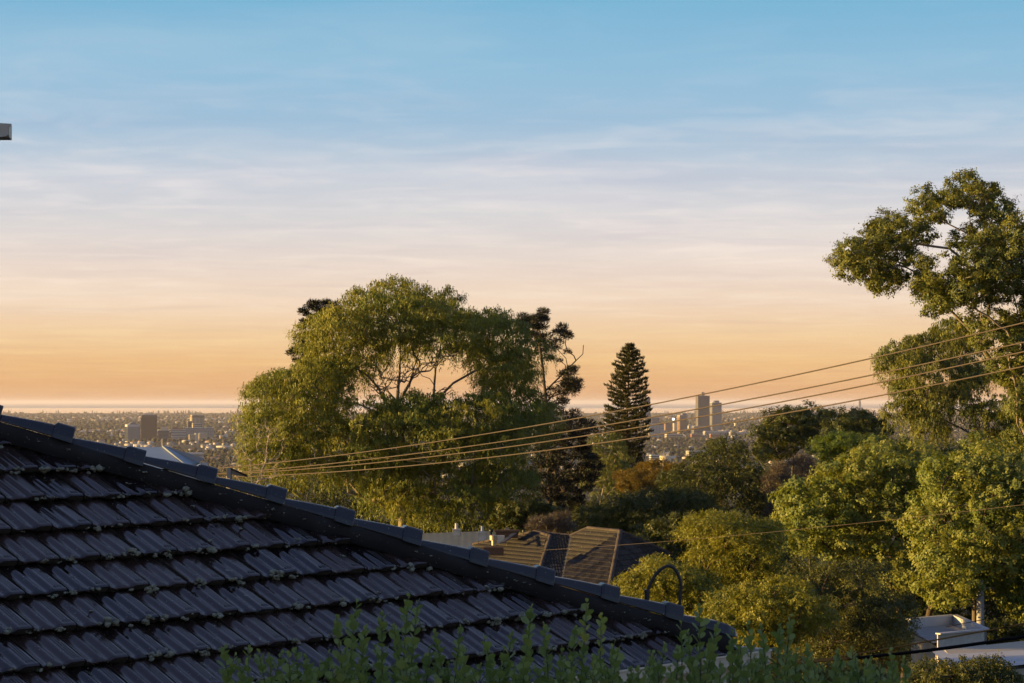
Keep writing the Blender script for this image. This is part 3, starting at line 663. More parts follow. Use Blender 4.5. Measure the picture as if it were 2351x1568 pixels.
# mortar bed below the caps
mb = MB(); k0 = 0; nseg = 60; mrng = random.Random(2)
rowsm = []
for i in range(nseg+1):
    s = -1.3+(0.40+0.508*9+0.40+1.3)*i/nseg; q = HA+HT*s; w1 = mrng.gauss(0, 0.013)
    top = hp(s, 0.084)+S3*0.03; edge = hp(s, 0.076)+S3*0.012
    low = uv(q.x, q.y, 0)-RN*0.030+(-RE*0.03)-RU*0.035+RE*w1
    bk = hp(s, 0.0)+S3*CW*1.9-K3*0.06
    rowsm.append((top, edge, low, bk))
for r4 in rowsm: mb.v += [tuple(p) for p in r4]
for i in range(nseg):
    for j in range(3): mb.f.append((i*4+j, i*4+j+1, (i+1)*4+j+1, (i+1)*4+j))
wpart(mb, 'mortar_bed', 'mortar_dark', smooth=True)
# lichen lumps on noses and caps
def lichen():
    rng = np.random.default_rng(14); V, F = [], []; off = 0
    iv, if_ = ICO1
    spots = []
    for (u0, v) in noses:
        for _ in range(rng.poisson(2.6)):
            r = rng.gamma(2.2, 0.008)+0.007
            spots.append((uv(u0+rng.uniform(0.0, 0.3), v-0.004, rng.uniform(-0.042, 0.0)), min(r, 0.042), 0.75))
        if rng.random() < 0.30:
            uu, vv = u0+rng.uniform(0.02, 0.27), v+rng.uniform(0.04, 0.28)
            spots.append((uv(uu, vv, -0.010-(vv-v)*0.13), rng.uniform(0.010, 0.030), 0.28))
    for s in rng.uniform(-0.6, 5.2, 34): spots.append((hp(s, 0.03)-S3*0.015+RU*-0.01, rng.uniform(0.004, 0.014), 0.6))
    for p, r, fl in spots:
        sub = 3+rng.integers(0, 6)
        for _ in range(sub):
            q = np.array(p)+rng.normal(0, r*0.55, 3)*np.array([1, 1, 0.45])
            rr = r*rng.uniform(0.25, 0.7)
            loc = iv*(1+rng.normal(0, 0.26, (len(iv), 1)))*rr*np.array([1.2, 0.75, fl])
            w = loc[:, :1]*np.array(RE)+loc[:, 1:2]*np.array(RU)+loc[:, 2:]*np.array(RN)+q
            V.append(w); F.append(if_+off); off += len(iv)
    V = np.concatenate(V)-np.array(house.location); F = np.concatenate(F)
    tag(link('lichen', np_mesh('lichen', V, F, True), house, MATS['lichen']), kind='stuff')
lichen()
# gutter, fascia, walls
GV = -1.815
def gpt(u, out=0.0, dz=0.0): return uv(u, GV)+OUTH*out+Vector((0, 0, dz))
def gutter(p0, p1, out, name='gutter'):
    ax = (p1-p0); prof = [(0.0, 0.0), (0.012, 0.004), (0.014, -0.010), (0.002, -0.014), (0.002, -0.085), (-0.02, -0.110), (-0.11, -0.112), (-0.115, -0.02), (-0.108, -0.02), (-0.105, -0.104), (-0.02, -0.102), (-0.006, -0.08), (-0.006, -0.004)]
    mb = MB(); mb.extrude([p0+out*a+Vector((0, 0, b)) for a, b in prof], ax); return wpart(mb, name, 'gutter_cream')
corner = gpt(5.46)
gutter(gpt(-2.2), corner, OUTH); 
gutter(corner+BACK*0.0, corner+BACK*3.4, RE*1.0)
mb = MB(); a0, a1 = gpt(-2.2, -0.118, -0.02), corner-OUTH*0.118-RE*0.118+Vector((0, 0, -0.02)); mb.extrude([a0, a1, a1+Vector((0, 0, -0.19)), a0+Vector((0, 0, -0.19))], BACK*0.03); wpart(mb, 'fascia', 'gutter_cream')
mb = MB(); zb = ground_z(16)-0.3
w0, w1 = gpt(-2.2, -0.55), gpt(5.46, -0.55)-RE*0.55
poly = [w0, w1, w1+BACK*3.0, w0+BACK*3.0]; poly = [Vector((p.x, p.y, zb)) for p in poly]; mb.extrude(poly, (0, 0, gpt(0).z-0.2-zb)); wpart(mb, 'wall', 'wall_cream')
mb = MB(); poly = [gpt(-2.2, -0.1, -0.21), corner-OUTH*0.1-RE*0.1+Vector((0, 0, -0.21)), corner+BACK*3.2-RE*0.1+Vector((0, 0, -0.21)), gpt(-2.2, -3.2, -0.21)]; mb.extrude(poly, (0, 0, -0.02)); wpart(mb, 'soffit', 'gutter_cream')
# bent black conduit behind the hip
dq = 15.62
def cq(x, y, d=dq): return ps(1700+x/5.877, 1540+y/5.877, d)
cp = [(560, 700), (565, 600), (590, 530), (640, 420), (700, 320), (780, 235), (870, 185), (930, 180), (1000, 215), (1055, 290), (1092, 380), (1112, 470), (1108, 580), (1098, 700), (1090, 830)]
from mathutils import geometry as _g
sm = []
P3 = [cq(*p) for p in cp]
for i in range(len(P3)-1):
    a, b, c, d_ = P3[max(i-1, 0)], P3[i], P3[i+1], P3[min(i+2, len(P3)-1)]
    for t in (0, 0.33, 0.66): sm.append(0.5*((2*b)+(c-a)*t+(2*a-5*b+4*c-d_)*t*t+(3*b-a-3*c+d_)*t**3))
sm.append(P3[-1]); sm.append(P3[-1]+Vector((0, 0.05, -0.35)))
sm.insert(0, P3[0]+Vector((0, 0.05, -0.3)))
mb = MB(); mb.tube(sm, 0.0125, 10); o = wpart(mb, 'conduit', 'black_rubber', smooth=True); tag(o, label='black conduit bent in a loop above the hip')
mb = MB(); q = cq(560, 610); mb.lathe([(0.019, -0.16), (0.019, 0.0), (0.022, 0.0), (0.022, 0.018), (0.016, 0.022)], 12, q); wpart(mb, 'conduit_socket', 'black_rubber')
# ------------------------------------------------------------------ trees
surf('bark_gum', (0.25, 0.21, 0.175), (0.14, 0.115, 0.095), 0.85, 1.5, 0.2, coords='Object')
surf('bark_dark', (0.06, 0.045, 0.035), (0.10, 0.075, 0.055), 0.9, 2.0, 0.15)
surf('bark_pale', (0.34, 0.29, 0.25), (0.22, 0.18, 0.15), 0.85, 1.5, 0.2)
leaf_mat('leaf_gum', (0.072, 0.110, 0.020), (0.225, 0.215, 0.024), 0.26)
leaf_mat('leaf_gum_blue', (0.055, 0.085, 0.028), (0.175, 0.172, 0.024), 0.22)
leaf_mat('leaf_pepper', (0.078, 0.100, 0.016), (0.215, 0.205, 0.020), 0.28)
leaf_mat('leaf_pepper_dark', (0.040, 0.055, 0.020), (0.110, 0.110, 0.022), 0.30)
leaf_mat('leaf_plane', (0.095, 0.140, 0.024), (0.265, 0.275, 0.075), 0.33)
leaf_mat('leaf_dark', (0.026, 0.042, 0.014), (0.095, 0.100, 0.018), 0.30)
leaf_mat('leaf_stone', (0.035, 0.055, 0.018), (0.085, 0.090, 0.016), 0.25)
leaf_mat('leaf_bright', (0.060, 0.110, 0.016), (0.120, 0.155, 0.020), 0.35)
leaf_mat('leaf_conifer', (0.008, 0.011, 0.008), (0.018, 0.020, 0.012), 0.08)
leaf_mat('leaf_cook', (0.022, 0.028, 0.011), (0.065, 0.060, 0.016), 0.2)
leaf_mat('leaf_rust', (0.085, 0.070, 0.018), (0.170, 0.115, 0.020), 0.3)
leaf_mat('twig_grey', (0.070, 0.058, 0.048), (0.120, 0.095, 0.072), 0.05)

def nrm(a): return a/np.maximum(np.linalg.norm(a, axis=-1, keepdims=True), 1e-9)
def in_poly(P, poly):
    x, y = P[:, 0], P[:, 1]; ins = np.zeros(len(P), bool); n = len(poly)
    for i in range(n):
        x1, y1 = poly[i]; x2, y2 = poly[(i+1) % n]
        c = ((y1 > y) != (y2 > y)) & (x < (x2-x1)*(y-y1)/(y2-y1+1e-12)+x1); ins ^= c
    return ins
def edge_dist(P, poly):
    d = np.full(len(P), 1e9); n = len(poly)
    for i in range(n):
        a = np.array(poly[i], float); b = np.array(poly[(i+1) % n], float); ab = b-a
        t = np.clip(((P-a)@ab)/(ab@ab), 0, 1); d = np.minimum(d, np.linalg.norm(P-(a+t[:, None]*ab), axis=1))
    return d
def _clumps(outline, d, depth, r, n, rng, holes=(), hole_keep=0.15, shell=0.55, rvar=0.38, sep=1.15):
    """clump centres filling a crown of the given outline: round in depth, front and back halves"""
    P = np.array(outline, float); lo, hi = P.min(0), P.max(0); px = FD/d
    C = rng.uniform(lo, hi, (n*60, 2)); C = C[in_poly(C, outline)]
    ed = edge_dist(C, outline); ok = ed > r*px*0.40; C, ed = C[ok], ed[ok]
    for h in holes:
        ih = in_poly(C, h) | (edge_dist(C, h) < r*px*0.55); kp = ~ih | (rng.random(len(C)) < hole_keep); C, ed = C[kp], ed[kp]
    emax = ed.max(); e = np.clip(ed/emax, 0, 1); prof = np.sqrt(np.clip(1-(1-e)**2, 0, 1))
    sgn = np.where(rng.random(len(C)) < 0.6, -1, 1); mag = np.where(rng.random(len(C)) < shell, rng.uniform(0.75, 1.0, len(C)), rng.uniform(0, 0.75, len(C)))
    D = d+sgn*mag*prof*depth
    X = np.stack([(C[:, 0]-CXD)/FD*D, D, (HYD-C[:, 1])/FD*D], 1)
    rr = r*rng.uniform(1-rvar, 1+rvar, len(X))
    keep = []; kx = np.empty((0, 3))
    for i in range(len(X)):
        if len(keep) >= n: break
        if len(kx) and np.min(np.sum((kx-X[i])**2, 1)) < (sep*r)**2: continue
        keep.append(i); kx = np.vstack([kx, X[i]])
    return X[keep], rr[keep]
def clumps_from_outline(outline, d, depth, r, n, rng, holes=(), hole_keep=0.15, shell=0.55, sep=1.15):
    """outline: one polygon, or several (polygon, depth offset, depth) that together make the crown"""
    if not isinstance(outline[0][0], (list, tuple)): return _clumps(outline, d, depth, r, n, rng, holes, hole_keep, shell, sep=sep)
    def area(p): return abs(sum(p[i][0]*p[(i+1) % len(p)][1]-p[(i+1) % len(p)][0]*p[i][1] for i in range(len(p))))/2
    tot = sum(area(p) for p, _, _ in outline); CC, RR = [], []
    for p, off, dep in outline:
        C, R = _clumps(p, d+off, dep, r, max(4, int(n*area(p)/tot)), rng, holes, hole_keep, shell, sep=sep); CC.append(C); RR.append(R)
    return np.concatenate(CC), np.concatenate(RR)
def skeleton(trunks, targets, rng, tip=0.02, up=0.5, seg=0.8, expo=2.35, wob=0.12):
    """limbs grown from given trunk lines to every clump; radii by the pipe rule"""
    N, par = [], []
    for tr in trunks:
        pts = [np.array(p, float) for p in tr]; prev = -1
        if N:                                     # join to nearest existing node
            A = np.array(N); prev = int(np.argmin(np.sum((A-pts[0])**2, 1)))
        for i, p in enumerate(pts):
            if i == 0: 
                N.append(p); par.append(prev); prev = len(N)-1; continue
            q = N[prev]; k = max(1, int(np.linalg.norm(p-q)/seg))
            for j in range(1, k+1):
                N.append(q+(p-q)*j/k+rng.normal(0, wob*0.12, 3)); par.append(prev); prev = len(N)-1
    depthn = [0]*len(N)
    for i in range(len(N)): depthn[i] = depthn[par[i]]+np.linalg.norm(N[i]-N[par[i]]) if par[i] >= 0 else 0
    base = np.array(N)
    order = np.argsort([np.min(np.linalg.norm(base-t, axis=1)) for t in targets])
    for ti in order:
        t = targets[ti]; A = np.array(N); v = t-A; dist = np.linalg.norm(v, axis=1)
        cost = dist+1.2*np.maximum(0, A[:, 2]-t[2]+0.2*dist)+0.12*np.array(depthn)
        b = int(np.argmin(cost)); p0 = A[b]; L = dist[b]
        if L < 0.05: continue
        pd_ = A[b]-A[par[b]] if par[b] >= 0 else np.array([0, 0, 1.0]); pd_ = pd_/max(np.linalg.norm(pd_), 1e-6)
        c = p0+pd_*L*0.25+np.array([0, 0, up*0.35*L])+(t-p0)*0.25
        k = max(2, int(L/seg)); prev = b
        for j in range(1, k+1):
            s = j/k; q = (1-s)**2*p0+2*s*(1-s)*c+s*s*t+(rng.normal(0, wob*min(1, L*0.15), 3) if j < k else 0)
            N.append(q); par.append(prev); depthn.append(depthn[prev]+np.linalg.norm(q-N[prev])); prev = len(N)-1
    N = np.array(N); par = np.array(par); R = np.zeros(len(N)); nch = np.bincount(par[par >= 0], minlength=len(N))
    acc = np.zeros(len(N))
    for i in range(len(N)-1, -1, -1):
        a = acc[i] if nch[i] else tip**expo
        R[i] = a**(1/expo)
        if par[i] >= 0: acc[par[i]] += a
    return N, par, R
def tube_edges(N, par, R, sides=5, rmin=0.0, scale=1.0):
    m = (par >= 0) & (R*scale >= rmin); i = np.where(m)[0]; p = par[i]
    a, b = N[p], N[i]; t = nrm(b-a); ref = np.where(np.abs(t[:, 2:3]) < 0.9, np.array([[0, 0, 1.0]]), np.array([[1.0, 0, 0]]))
    u = nrm(np.cross(t, ref)); w = np.cross(t, u); ang = np.arange(sides)*2*np.pi/sides
    ring = u[:, None]*np.cos(ang)[None, :, None]+w[:, None]*np.sin(ang)[None, :, None]
    ra = (np.minimum(R[p], R[i]*1.35)*scale)[:, None, None]; rb = (R[i]*scale)[:, None, None]
    V = np.concatenate([a[:, None]+ring*ra, b[:, None]+ring*rb], 1).reshape(-1, 3)
    k = np.arange(len(i))[:, None]*2*sides; j = np.arange(sides); jn = (j+1) % sides
    F = np.stack([k+j, k+jn, k+sides+jn, k+sides+j], -1).reshape(-1, 4)
    return V, F
def quads(c, a, s, L, w):
    L = np.broadcast_to(np.asarray(L, float), (len(c),))[:, None]; w = np.broadcast_to(np.asarray(w, float), (len(c),))[:, None]
    V = np.stack([c-a*L*0.42+s*w*0.5, c+a*L*0.58, c-a*L*0.42-s*w*0.5], 1).reshape(-1, 3)   # a leaf is one pointed triangle at this distance
    return V, np.arange(len(c)*3).reshape(-1, 3)
def rand_dir(n, rng): return nrm(rng.normal(0, 1, (n, 3)))
def leaves(C, R, n, style, size, rng, squash=0.8):
    """n leaves over clumps C with radii R; returns centre, axis, side, length, width, tint"""
    w = R**2; idx = rng.choice(len(C), n, p=w/w.sum()); ct = rng.uniform(0, 1, len(C))
    L0, W0 = size
    if style == 'weep':
        m = 7; ns = int(n*0.26)//m; ids = rng.choice(len(C), ns, p=w/w.sum()); c, r = C[ids], R[ids][:, None]
        dirs = rand_dir(ns, rng); dirs[:, 2] = dirs[:, 2]*0.6-0.15; dirs = nrm(dirs)
        st = c+dirs*r*rng.uniform(0.6, 1, (ns, 1))*np.array([1, 1, squash]); ln = r*rng.uniform(0.3, 0.85, (ns, 1))
        t = (np.arange(m)+rng.uniform(0, 1, (ns, m)))/m
        out = dirs*np.array([1, 1, 0])
        pos = st[:, None]+out[:, None]*(ln*0.15)[:, None]*np.sqrt(t)[..., None]+np.array([0, 0, -1.0])*ln[:, None]*(t**1.1)[..., None]+rng.normal(0, 0.04, (ns, m, 3))*r[:, None]
        pos = pos.reshape(-1, 3); k1 = len(pos); ti = np.repeat(ct[ids], m); o1 = np.repeat(out, m, 0)
        k2 = n-k1; i2 = idx[:k2]; c2, r2 = C[i2], R[i2][:, None]; nsb = 26
        sub = rand_dir(len(C)*nsb, rng).reshape(len(C), nsb, 3); sub[..., 2] = np.abs(sub[..., 2])*1.0-0.12
        sc = nrm(sub[i2, rng.integers(0, nsb, k2)])
        p2 = c2+(sc*rng.uniform(0.78, 1.0, (k2, 1))+rng.normal(0, 0.10, (k2, 3)))*r2*np.array([1, 1, squash])
        pos = np.concatenate([pos, p2]); ti = np.concatenate([ti, ct[i2]]); out = np.concatenate([o1, sc*np.array([1, 1, 0])]); k = len(pos)
        ax = nrm(np.array([0, 0, -1.0])+rng.normal(0, 0.45, (k, 3))+out*0.30); cn = np.concatenate([np.repeat(dirs, m, 0), sc])
    elif style == 'broad':
        k = n; c, r = C[idx], R[idx][:, None]
        ns = 20; sub = rand_dir(len(C)*ns, rng).reshape(len(C), ns, 3); sub[..., 2] = sub[..., 2]*0.9+0.12
        sc = sub[idx, rng.integers(0, ns, k)]
        pos = c+(sc*rng.uniform(0.72, 1.0, (k, 1))+rng.normal(0, 0.115, (k, 3)))*r*np.array([1, 1, squash])
        nn = nrm(nrm(pos-c)*1.0+np.array([0, 0, 0.25])+rng.normal(0, 0.36, (k, 3))); ax = nrm(np.cross(nn, rand_dir(k, rng))); ti = ct[idx]
        sd = np.cross(nn, ax); return pos, ax, sd, L0*rng.uniform(0.65, 1.25, k), W0*rng.uniform(0.7, 1.25, k), np.clip(0.55*ti+0.45*rng.uniform(0, 1, k), 0, 1)
    elif style == 'tuft':
        k = n; c, r = C[idx], R[idx][:, None]; dr = rand_dir(k, rng); dr[:, 2] = dr[:, 2]*0.8+0.2; dr = nrm(dr)
        pos = c+dr*r*(rng.uniform(0.35, 1.0, (k, 1)))*np.array([1, 1, squash]); ax = nrm(dr+rng.normal(0, 0.3, (k, 3))+np.array([0, 0, 0.25])); ti = ct[idx]; cn = None
    elif style == 'frond':                        # feathery sprays: clustered masses with arching fringe
        m = 8; ns = int(n*0.4)//m; ids = rng.choice(len(C), ns, p=w/w.sum()); c, r = C[ids], R[ids][:, None]
        dirs = rand_dir(ns, rng); dirs[:, 2] = dirs[:, 2]*0.75+0.2; dirs = nrm(dirs)
        st = c+dirs*r*rng.uniform(0.5, 0.95, (ns, 1))*np.array([1, 1, squash]); ln = L0*rng.uniform(1.8, 3.4, (ns, 1))
        t = (np.arange(m)+0.5)/m; hz = nrm(dirs*np.array([1, 1, 0.3])+rng.normal(0, 0.35, (ns, 3)))
        pos = st[:, None]+hz[:, None]*ln[:, None]*t[None, :, None]+np.array([0, 0, -1.0])*ln[:, None]*(0.75*t**2)[None, :, None]+rng.normal(0, 0.02, (ns, m, 3))
        pos = pos.reshape(-1, 3); k1 = len(pos); sgn = np.where(np.arange(k1) % 2, 1.0, -1.0)[:, None]
        sidev = nrm(np.cross(np.repeat(hz, m, 0), np.array([0, 0, 1.0]))); ax = nrm(sidev*sgn*0.9+np.array([0, 0, -0.75])+np.repeat(hz, m, 0)*0.5+rng.normal(0, 0.25, (k1, 3))); pos = pos+ax*L0*0.4; ti = np.repeat(ct[ids], m)
        k2 = n-k1; i2 = idx[:k2]; c2, r2 = C[i2], R[i2][:, None]; nsb = 18
        sub = rand_dir(len(C)*nsb, rng).reshape(len(C), nsb, 3); sub[..., 2] = sub[..., 2]*0.7+0.25
        sc = nrm(sub[i2, rng.integers(0, nsb, k2)])
        p2 = c2+(sc*rng.uniform(0.7, 1.0, (k2, 1))+rng.normal(0, 0.11, (k2, 3)))*r2*np.array([1, 1, squash])
        a2 = nrm(sc*np.array([1, 1, 0.2])*0.6+np.array([0, 0, -0.5])+rng.normal(0, 0.5, (k2, 3)))
        pos = np.concatenate([pos, p2]); ax = np.concatenate([ax, a2]); ti = np.concatenate([ti, ct[i2]]); k = len(pos); cn = np.concatenate([np.repeat(dirs, m, 0), sc])
    sd = nrm(np.cross(ax, rand_dir(k, rng) if cn is None else cn+rng.normal(0, 0.38, (k, 3))))
    return pos, ax, sd, L0*rng.uniform(0.65, 1.3, k), W0*rng.uniform(0.7, 1.3, k), np.clip(0.55*ti+0.45*rng.uniform(0, 1, k), 0, 1)

def tree(name, label, outline, d, depth, r, nc, n, size, style, mat, bark, trunks, seed, holes=(), hole_keep=0.15, cat='tree', tip=0.022, squash=0.8, shell=0.55, up=0.5, group=None, rmin=0.0, sides=5, extra=(), seg=0.8, tscale=1.0, twigs=0, sep=1.15):
    rng = np.random.default_rng(seed)
    C, R = clumps_from_outline(outline, d, depth, r, nc, rng, holes, hole_keep, shell, sep=sep)
    tr = []
    for t in trunks:                               # trunk lines in photo pixels, optional depth offset
        tr.append([np.array(pd(p[0], p[1], d+(p[2] if len(p) > 2 else 0.0))) for p in t])
    b = tr[0][0].copy(); gz = ground_z(b[1]); 
    if b[2] > gz: tr[0].insert(0, np.array([b[0], b[1], gz-0.3]))
    base = tr[0][0].copy(); base[2] = gz
    root = empty(name, tuple(base)); tag(root, label, cat, group)
    tg = C
    if twigs:
        k = rng.choice(len(C), twigs); tg = np.concatenate([C, C[k]+rand_dir(twigs, rng)*R[k][:, None]*0.8])
    if len(extra): tg = np.concatenate([tg, np.array([pd(a, b, d+c) for a, b, c in extra])])
    N, par, RR = skeleton(tr, tg, rng, tip=tip, up=up, seg=seg)
    V, F = tube_edges(N, par, RR, sides, rmin, tscale)
    link('trunk', np_mesh('trunk', V-base, F, True), root, MATS[bark])
    if n:
        pos, ax, sd, L, w, ti = leaves(C, R, n, style, size, rng, squash)
        V, F = quads(pos-base, ax, sd, L, w)
        link('crown', np_mesh('crown', V, F, False, {'tint': ti}), root, MATS[mat])
    return root, C, R

# the big weeping gum
gum_out = [([(688,800),(690,770),(715,735),(760,700),(800,690),(830,665),(870,645),(920,638),(975,652),(1030,678),(1060,688),(1105,718),(1105,800),(1060,850),(1010,842),(960,826),(900,822),(862,838),(845,880),(790,905),(705,905),(682,850)], 0, 6.0),
    ([(1050,720),(1100,718),(1150,713),(1190,742),(1218,780),(1242,810),(1252,850),(1247,900),(1180,930),(1100,920),(1065,868),(1075,800)], 1.0, 4.5),
    ([(543,1062),(558,1000),(550,960),(560,903),(600,886),(640,866),(665,845),(720,825),(790,845),(830,880),(800,960),(760,1040),(700,1092),(620,1108),(558,1094)], -2.5, 5.0),
    ([(750,960),(830,885),(930,918),(1005,912),(1100,900),(1200,905),(1287,928),(1292,962),(1240,1012),(1240,1072),(1150,1085),(1000,1065),(850,1085),(770,1065)], -3.5, 5.0),
    ([(700,1060),(800,1040),(950,1050),(1100,1060),(1220,1060),(1220,1124),(1185,1148),(1180,1196),(1120,1212),(1060,1207),(980,1218),(900,1204),(840,1160),(740,1122)], -2.0, 5.0)]
gum_hole = [(885,866),(905,852),(940,852),(975,856),(1002,862),(1008,874),(1000,886),(975,890),(930,892),(900,884),(884,874)]
tree('weeping_gum', 'huge weeping gum tree with rounded crown and pale limbs showing through a gap', gum_out, 135, 9.5, 1.30, 270, 290000, (0.21, 0.062), 'weep', 'leaf_gum', 'bark_gum',
     [[(925,1330),(922,1120,-1),(918,1010),(912,925)], [(912,925),(916,860,0.5),(919,768,-0.5),(925,715,-1)], [(916,925),(940,880),(954,831,-0.5),(966,790,-1),(990,740,-2)], [(905,960),(887,925,-1),(868,890,-1.5),(844,862,-2),(793,829,-3),(750,790,-3)], [(918,1000),(960,960,1),(996,921,1.5),(1000,847,1.5),(1013,790,2),(1060,740,2)], [(996,921,1.5),(1040,880,2),(1090,850,3),(1150,820,3)], [(920,1100),(860,1060,-3),(780,1010,-4),(700,960,-4),(640,930,-3)], [(922,1120,-1),(1000,1060,-3),(1090,1010,-4),(1180,970,-3)], [(924,1180),(860,1150,-3),(800,1130,-4)], [(924,1150,-1),(1000,1130,-4),(1080,1120,-5)]],
     1, [gum_hole], 0.16, tip=0.025, squash=0.7, shell=0.88, sep=0.92, twigs=160, extra=[(845+200*((i*0.618) % 1.0), 805+100*((i*0.377+0.2) % 1.0), -3.5+7*((i*0.731) % 1.0)) for i in range(90)])
# hoop pines behind it
hoop_out = [(1180,745),(1196,712),(1250,706),(1292,734),(1318,740),(1306,790),(1322,830),(1346,850),(1344,905),(1300,905),(1332,950),(1376,965),(1382,1000),(1345,1012),(1392,1065),(1355,1130),(1300,1205),(1195,1195),(1180,1100),(1225,1040),(1228,960),(1240,900),(1235,830),(1212,790)]
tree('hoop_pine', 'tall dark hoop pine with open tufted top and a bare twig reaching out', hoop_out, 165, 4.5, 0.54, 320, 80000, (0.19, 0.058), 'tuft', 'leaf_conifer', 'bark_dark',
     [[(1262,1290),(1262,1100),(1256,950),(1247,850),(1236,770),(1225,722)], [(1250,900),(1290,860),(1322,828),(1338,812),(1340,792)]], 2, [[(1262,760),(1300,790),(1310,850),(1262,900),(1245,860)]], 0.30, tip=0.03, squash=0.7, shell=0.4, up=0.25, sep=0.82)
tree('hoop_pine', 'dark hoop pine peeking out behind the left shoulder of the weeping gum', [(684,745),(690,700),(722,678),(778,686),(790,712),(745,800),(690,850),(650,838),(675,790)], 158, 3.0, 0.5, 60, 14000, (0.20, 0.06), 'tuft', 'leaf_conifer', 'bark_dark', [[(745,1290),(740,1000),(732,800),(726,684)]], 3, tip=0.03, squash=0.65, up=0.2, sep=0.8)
# right tall gum
rg_out = [([(1920,582),(1943,546),(2003,533),(2010,498),(2045,492),(2092,498),(2112,540),(2122,600),(2145,650),(2130,694),(2080,656),(2012,684),(1988,652),(1960,642),(1926,624)], 0, 2.6),
    ([(2092,500),(2092,450),(2138,428),(2178,412),(2215,398),(2264,402),(2304,438),(2328,480),(2305,512),(2250,500),(2200,490),(2172,525),(2130,565),(2100,545)], 1.0, 2.6),
    ([(2098,600),(2150,560),(2182,525),(2232,515),(2300,522),(2351,498),(2440,515),(2500,640),(2500,770),(2380,745),(2340,690),(2262,705),(2190,714),(2142,730),(2108,680)], -1.0, 4.0),
    ([(2196,752),(2240,704),(2330,700),(2480,760),(2500,1010),(2400,1045),(2340,1030),(2318,950),(2285,870),(2240,815)], 0.0, 3.2)]
tree('tall_gum', 'tall gum tree with clumped golden green crown leaning over the power lines', rg_out, 100, 5.5, 0.80, 230, 165000, (0.155, 0.070), 'broad', 'leaf_gum_blue', 'bark_gum',
     [[(2400,1250),(2385,1050),(2352,985),(2335,920),(2298,860),(2262,810),(2237,766),(2181,713)], [(2352,985),(2345,880),(2350,780),(2330,690),(2290,600)], [(2262,810),(2270,700),(2240,620),(2180,570),(2100,560),(2030,575)], [(2335,920),(2400,820),(2430,700),(2400,600)], [(2240,620),(2230,540),(2225,480),(2240,440)], [(2230,540),(2170,510),(2130,480)]],
     4, [[(2150,575),(2185,560),(2195,600),(2160,612)], [(2055,600),(2095,592),(2100,630),(2070,640)]], 0.05, tip=0.018, squash=0.78, shell=0.8, twigs=60, sep=1.0)
rl_out = [(2022,862),(2030,810),(2060,790),(2100,775),(2140,765),(2166,745),(2200,733),(2232,770),(2252,830),(2292,880),(2332,930),(2360,960),(2430,1000),(2440,1050),(2351,1055),(2280,1045),(2180,1036),(2128,1012),(2108,972),(2070,990),(2048,962),(2060,922),(2030,900)]
tree('shaded_gum', 'darker drooping gum tree standing below the tall gum behind the wires', rl_out, 118, 4.5, 0.85, 80, 76000, (0.18, 0.052), 'weep', 'leaf_gum_blue', 'bark_gum',
     [[(2280,1180),(2262,1040),(2235,960),(2200,890),(2165,830),(2130,790)], [(2235,960),(2215,860),(2205,780)], [(2262,1040),(2310,980),(2360,960)], [(2200,890),(2120,860),(2070,840)], [(2240,1000),(2160,960),(2100,930)]], 5, [[(2130,840),(2180,830),(2190,880),(2150,890)], [(2250,900),(2290,940),(2270,980),(2240,950)], [(2190,960),(2230,980),(2210,1015),(2180,1000)]], 0.12, tip=0.02, shell=0.5, twigs=40)
# stone pine group
tree('spreading_gum', 'golden brown gum left of the dark dome pine', [(1728,1022),(1735,985),(1760,960),(1800,938),(1860,933),(1902,944),(1928,962),(1882,1002),(1862,1042),(1800,1058),(1742,1058)], 172, 4.5, 1.1, 42, 34000, (0.19, 0.085), 'broad', 'leaf_stone', 'bark_gum', [[(1820,1180),(1820,1060),(1822,1000)], [(1820,1050),(1860,1000),(1890,970)], [(1820,1050),(1780,1000),(1760,980)]], 6, [[(1800,985),(1840,980),(1845,1020),(1805,1025)]], 0.2, squash=0.75)
tree('dome_pine', 'dark green dome shaped pine crown above the bright green one', [(1886,992),(1908,955),(1960,936),(2002,948),(2037,980),(2048,1012),(2044,1040),(1960,1046),(1900,1036)], 165, 4.2, 1.15, 42, 36000, (0.18, 0.075), 'broad', 'leaf_stone', 'bark_dark', [[(1965,1180),(1965,1040),(1965,990)]], 7, squash=0.72)
tree('dome_pine', 'bright green flat domed tree before the dark dome pine', [(1868,1024),(1888,1003),(1940,993),(2000,998),(2046,1018),(2056,1052),(1990,1075),(1895,1072)], 150, 3.6, 0.9, 46, 32000, (0.15, 0.075), 'broad', 'leaf_bright', 'bark_dark', [[(1965,1200),(1965,1070),(1965,1030)]], 8, squash=0.7)
tree('bare_thicket', 'grey leafless thicket of fine twigs below the dome pines', [(1740,1120),(1766,1072),(1820,1044),(1872,1055),(1894,1090),(1880,1150),(1830,1195),(1760,1190)], 140, 3.2, 0.65, 50, 22000, (0.34, 0.022), 'tuft', 'twig_grey', 'bark_dark', [[(1820,1300),(1820,1160)]], 9, cat='shrub', tip=0.02, twigs=120)
